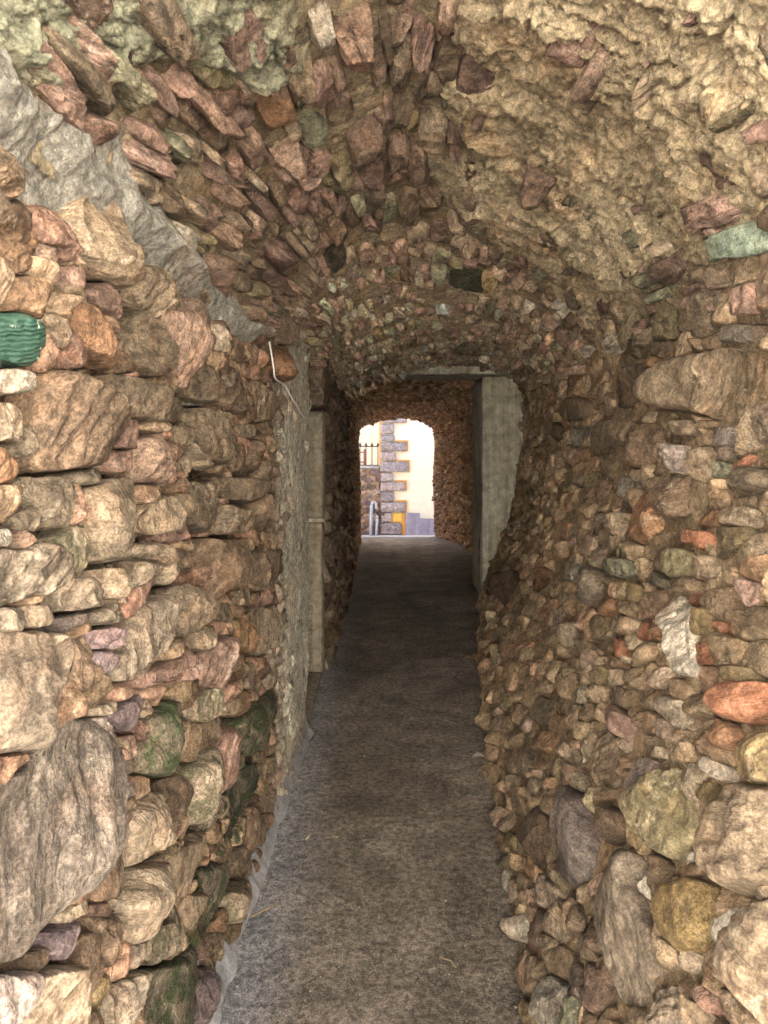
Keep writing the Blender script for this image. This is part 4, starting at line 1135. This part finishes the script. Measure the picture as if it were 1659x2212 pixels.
# railing
rail = empty('iron_railing', 'thin dark iron railing with spear tips on top of the low rubble wall', 'railing', (xq - 1, Y_F + .15, zt))
zr, zb = zc(0, 597)[1], zc(0, 912)[1]
for zz, nm in ((zr, 'top_rail'), (zb, 'bottom_rail')): box(nm, xq - 3.3, xq - .04, Y_F + .14, Y_F + .155, zz - .011, zz + .011, M_IRON, rail)
step = zc(333, 0)[0] - zc(233, 0)[0]; x = zc(430, 0)[0]
def spear_bar(x, zt_, zb_, par, yy, s=1.0, nm='bar'):
    tube(nm, [(x, yy, zb_), (x, yy, zt_ - .05 * s)], .010 * s, M_IRON, par, 6)
    V = [(x - .034 * s, yy, zt_ - .065 * s), (x, yy - .012, zt_ - .055 * s), (x + .034 * s, yy, zt_ - .065 * s), (x, yy + .012, zt_ - .055 * s), (x, yy, zt_ + .01), (x, yy, zt_ - .07 * s)]
    me = bpy.data.meshes.new('spear_tip'); me.from_pydata(V, [], [(0, 1, 4), (1, 2, 4), (2, 3, 4), (3, 0, 4), (1, 0, 5), (2, 1, 5), (3, 2, 5), (0, 3, 5)]); me.materials.append(M_IRON)
    mesh_obj('spear_tip', me, par)
n = 0
while x > xq - 3.2:
    spear_bar(x, zc(0, 530)[1], zt + .0, rail, Y_F + .1475); x -= step
gate = empty('red_fence', 'small reddish fence with a spear post behind the iron railing', 'fence', (xq - .7, Y_F + .6, zt))
M_RUST = plain_material('red_iron', (.30, .10, .08), .6, 40, .2)
k = (Y_F + .6) / Y_F
def zk(x, y): a = zc(x, y); return a[0] * k, EYE + (a[1] - EYE) * k
x, z0 = zk(210, 905); z1 = zk(0, 690)[1]
for nm, xx, wd, ztp in (('post', x, .022, zk(0, 640)[1]), ('post', zk(120, 0)[0], .022, zk(0, 640)[1])):
    box(nm, xx - wd, xx + wd, Y_F + .58, Y_F + .62, zt - .1, ztp, M_RUST, gate)
box('rail', zk(120, 0)[0] + .022, x - .022, Y_F + .59, Y_F + .61, z1 - .012, z1 + .012, M_RUST, gate)
box('rail', zk(120, 0)[0] + .022, x - .022, Y_F + .59, Y_F + .61, zk(0, 855)[1] - .012, zk(0, 855)[1] + .012, M_RUST, gate)
box('base', zk(100, 0)[0], zk(245, 0)[0], Y_F + .5, Y_F + .7, zt - .1, zk(0, 900)[1], M_RUST, gate)
# pipes
M_PIPE = plain_material('grey_pipe', (.42, .46, .52), .45, 20, .12, streaks=True)
def pipe_thing(label, name='drain_pipe'):
    return empty(name, label, 'pipe', (0, Y_F, -.33))
a0 = zc(312, 2062); a1 = zc(325, 1560); a2 = zc(400, 1600); yy = Y_F - .10
p1 = pipe_thing('taller grey pipe with a bent elbow on top in front of the rubble wall')
tube('pipe_shaft', [(a0[0], yy, -.33), (a1[0], yy, a1[1])], .030, M_PIPE, p1, 12)
tube('elbow', [(a1[0], yy, a1[1]), (a1[0] + .01, yy, a1[1] + .035), (a1[0] + .05, yy, a1[1] + .06), (a2[0] - .02, yy, a1[1] + .055), (a2[0], yy, a1[1] + .02), (a2[0] + .002, yy, a2[1] - .03)], .024, M_PIPE, p1, 12, 4)
for zz in (1640, 1740): tube('collar', [(a1[0] - .001, yy, zc(0, zz)[1] - .015), (a1[0], yy, zc(0, zz)[1] + .015)], .036, M_PIPE, p1, 12)
p2 = pipe_thing('shorter grey pipe with a capped top beside the taller one')
b0 = zc(405, 0)[0]; b1 = zc(418, 1745)
tube('pipe_shaft', [(b0, yy, -.33), (b1[0], yy, b1[1])], .024, M_PIPE, p2, 12)
tube('cap', [(b1[0], yy, b1[1] - .03), (b1[0], yy, b1[1] + .012)], .030, M_PIPE, p2, 12)
tube('collar', [(b1[0] - .003, yy, b1[1] - .12), (b1[0] - .002, yy, b1[1] - .09)], .029, M_PIPE, p2, 12)
yb = zc(128, 1600)
tp = box('pipe_tap', yb[0] - .03, yb[0] + .03, Y_F - .09, Y_F - .035, yb[1] - .03, yb[1] + .03, M_YEL, None, bev=.008)
tp['label'] = 'small yellow tap fitting low on the rubble garden wall'; tp['category'] = 'tap'

# ------------------------------------------------------------------ small things
M_CAB = plain_material('white_cable', (.72, .72, .70), .45, 60, .08)
def on_left(u, v, h):
    yq = unproject([(u, v)], 0, 2.2)[0]; return S1.at(yq[0:1], yq[1:2], np.array([h]))[0]
cb = empty('loose_cable', 'thin white cable hanging in a loop on the lime-washed end of the left wall', 'cable', on_left(570, 800, .02))
pts = [on_left(u, v, .035) for u, v in ((562, 738), (567, 765), (572, 795), (576, 818), (598, 833), (612, 858), (628, 882), (643, 903), (650, 893), (656, 878))] 
pts.append(np.array([-.385, 3.99, pts[-1][2] + .04]))
o = tube('cable', [tuple(p - np.array(cb.location)) for p in pts], .0032, M_CAB, cb, 6, 5)
def on_floor(u, v, z=.01):
    y = EYE * F0 / (v - V0); return ((u - U0) / F0 * y, y, z)
M_STRAW = plain_material('dry_straw', (.26, .20, .12), .8, 60, .2)
M_BUTT = plain_material('cigarette_paper', (.62, .50, .36), .8, 80, .15)
M_PALE = plain_material('pale_chip', (.42, .38, .32), .8, 80, .15)
def small(name, label, cat, pts, r, mat, sm=3):
    o = tube(name, [on_floor(*p) for p in pts], r, mat, None, 6, sm); o['label'] = label; o['category'] = cat; return o
small('cigarette_butt', 'pale cigarette butt on the floor near the left wall', 'litter', [(661, 1820, .012), (671, 1809, .013)], .0035, M_BUTT, 1)
small('dry_twig', 'short brown twig lying crosswise beside the cigarette butt', 'twig', [(705, 1814, .010), (720, 1815, .012), (734, 1812, .011)], .0022, M_STRAW)
small('dry_twig', 'long pale straw stalk leaning from the left wall foot onto the floor', 'twig', [(541, 1995, .02), (575, 1977, .02), (607, 1958, .012)], .0024, M_STRAW)
small('dry_twig', 'upright straw stalk against the left wall foot above the long one', 'twig', [(563, 1963, .012), (572, 1930, .015), (586, 1899, .02)], .0022, M_STRAW)
small('dry_twig', 'curved pale straw on the open floor to the right', 'twig', [(950, 2074, .01), (962, 2082, .014), (975, 2086, .014), (984, 2097, .01)], .0018, M_STRAW)
small('dry_twig', 'dark thin stick at the foot of the left wall end', 'twig', [(669, 1607, .01), (677, 1596, .014), (684, 1584, .012)], .003, M_IRON)
def leaf(label, u, v, s, mat):
    x, y, z = on_floor(u, v, .012)
    V, Fc = [], []
    for i in range(7):
        t = i / 6; wd = s * .35 * math.sin(math.pi * t) + .0004; cz = z + .012 * math.sin(t * 3.1)
        V += [(x + (t - .5) * s, y - wd, cz + .006), (x + (t - .5) * s, y, cz), (x + (t - .5) * s, y + wd, cz + .006)]
    for i in range(6):
        for j in range(2): Fc.append((i * 3 + j, i * 3 + j + 1, i * 3 + j + 4, i * 3 + j + 3))
    me = bpy.data.meshes.new('dry_leaf'); me.from_pydata(V, [], Fc); me.materials.append(mat)
    o = mesh_obj('dry_leaf', me); o['label'] = label; o['category'] = 'leaf'
    md = o.modifiers.new('thick', 'SOLIDIFY'); md.thickness = .0012
leaf('pale dry leaf by the foot of the right rubble wall, nearer one', 1034, 1643, .06, M_PALE)
leaf('brown dry leaf by the foot of the right wall, farther one', 1011, 1428, .07, M_STRAW)
# grit on the floor: uncountable
V, T, n = [], [], 0
for i in range(420):
    y = 1.9 + 6 * RNG.random() ** 2; x = rnd(-.42, .45 + .09 * (y - 2)); s = rnd(.0012, .0042) * (1 if RNG.random() < .9 else 1.8)
    z = .012 * 0 + .004
    b = np.array([(1, 0, 0), (-.6, .8, 0), (-.5, -.9, 0), (.1, .1, 1)]) * s * RNG.uniform(.6, 1.4, (4, 1)) + (x, y, z)
    V.append(b); T += [(n, n + 1, n + 3), (n + 1, n + 2, n + 3), (n + 2, n, n + 3)]; n += 4
V = np.concatenate(V)
V[:, 2] += .010 * fbm(V * np.array([1, 1, 0]) * 1.7, 3, 71) + .004 * fbm(V * np.array([1, 1, 0]) * 7, 3, 72)
g = mesh_obj('grit', np_mesh('grit', V, np.zeros((0, 4), int), np.array(T), M_PALE, smooth=False)); g['kind'] = 'stuff'
g['label'] = 'scattered pale grit and stone chips on the concrete floor'; g['category'] = 'grit'
# children were placed in world coordinates: take the thing's own offset out
bpy.context.view_layer.update()
for e in (nb_, opp, left, rec, post, inner, right, vault, far, house, gw, rail, gate, p1, p2):
    off = e.location.copy()
    for ch in e.children: ch.location = ch.location - off
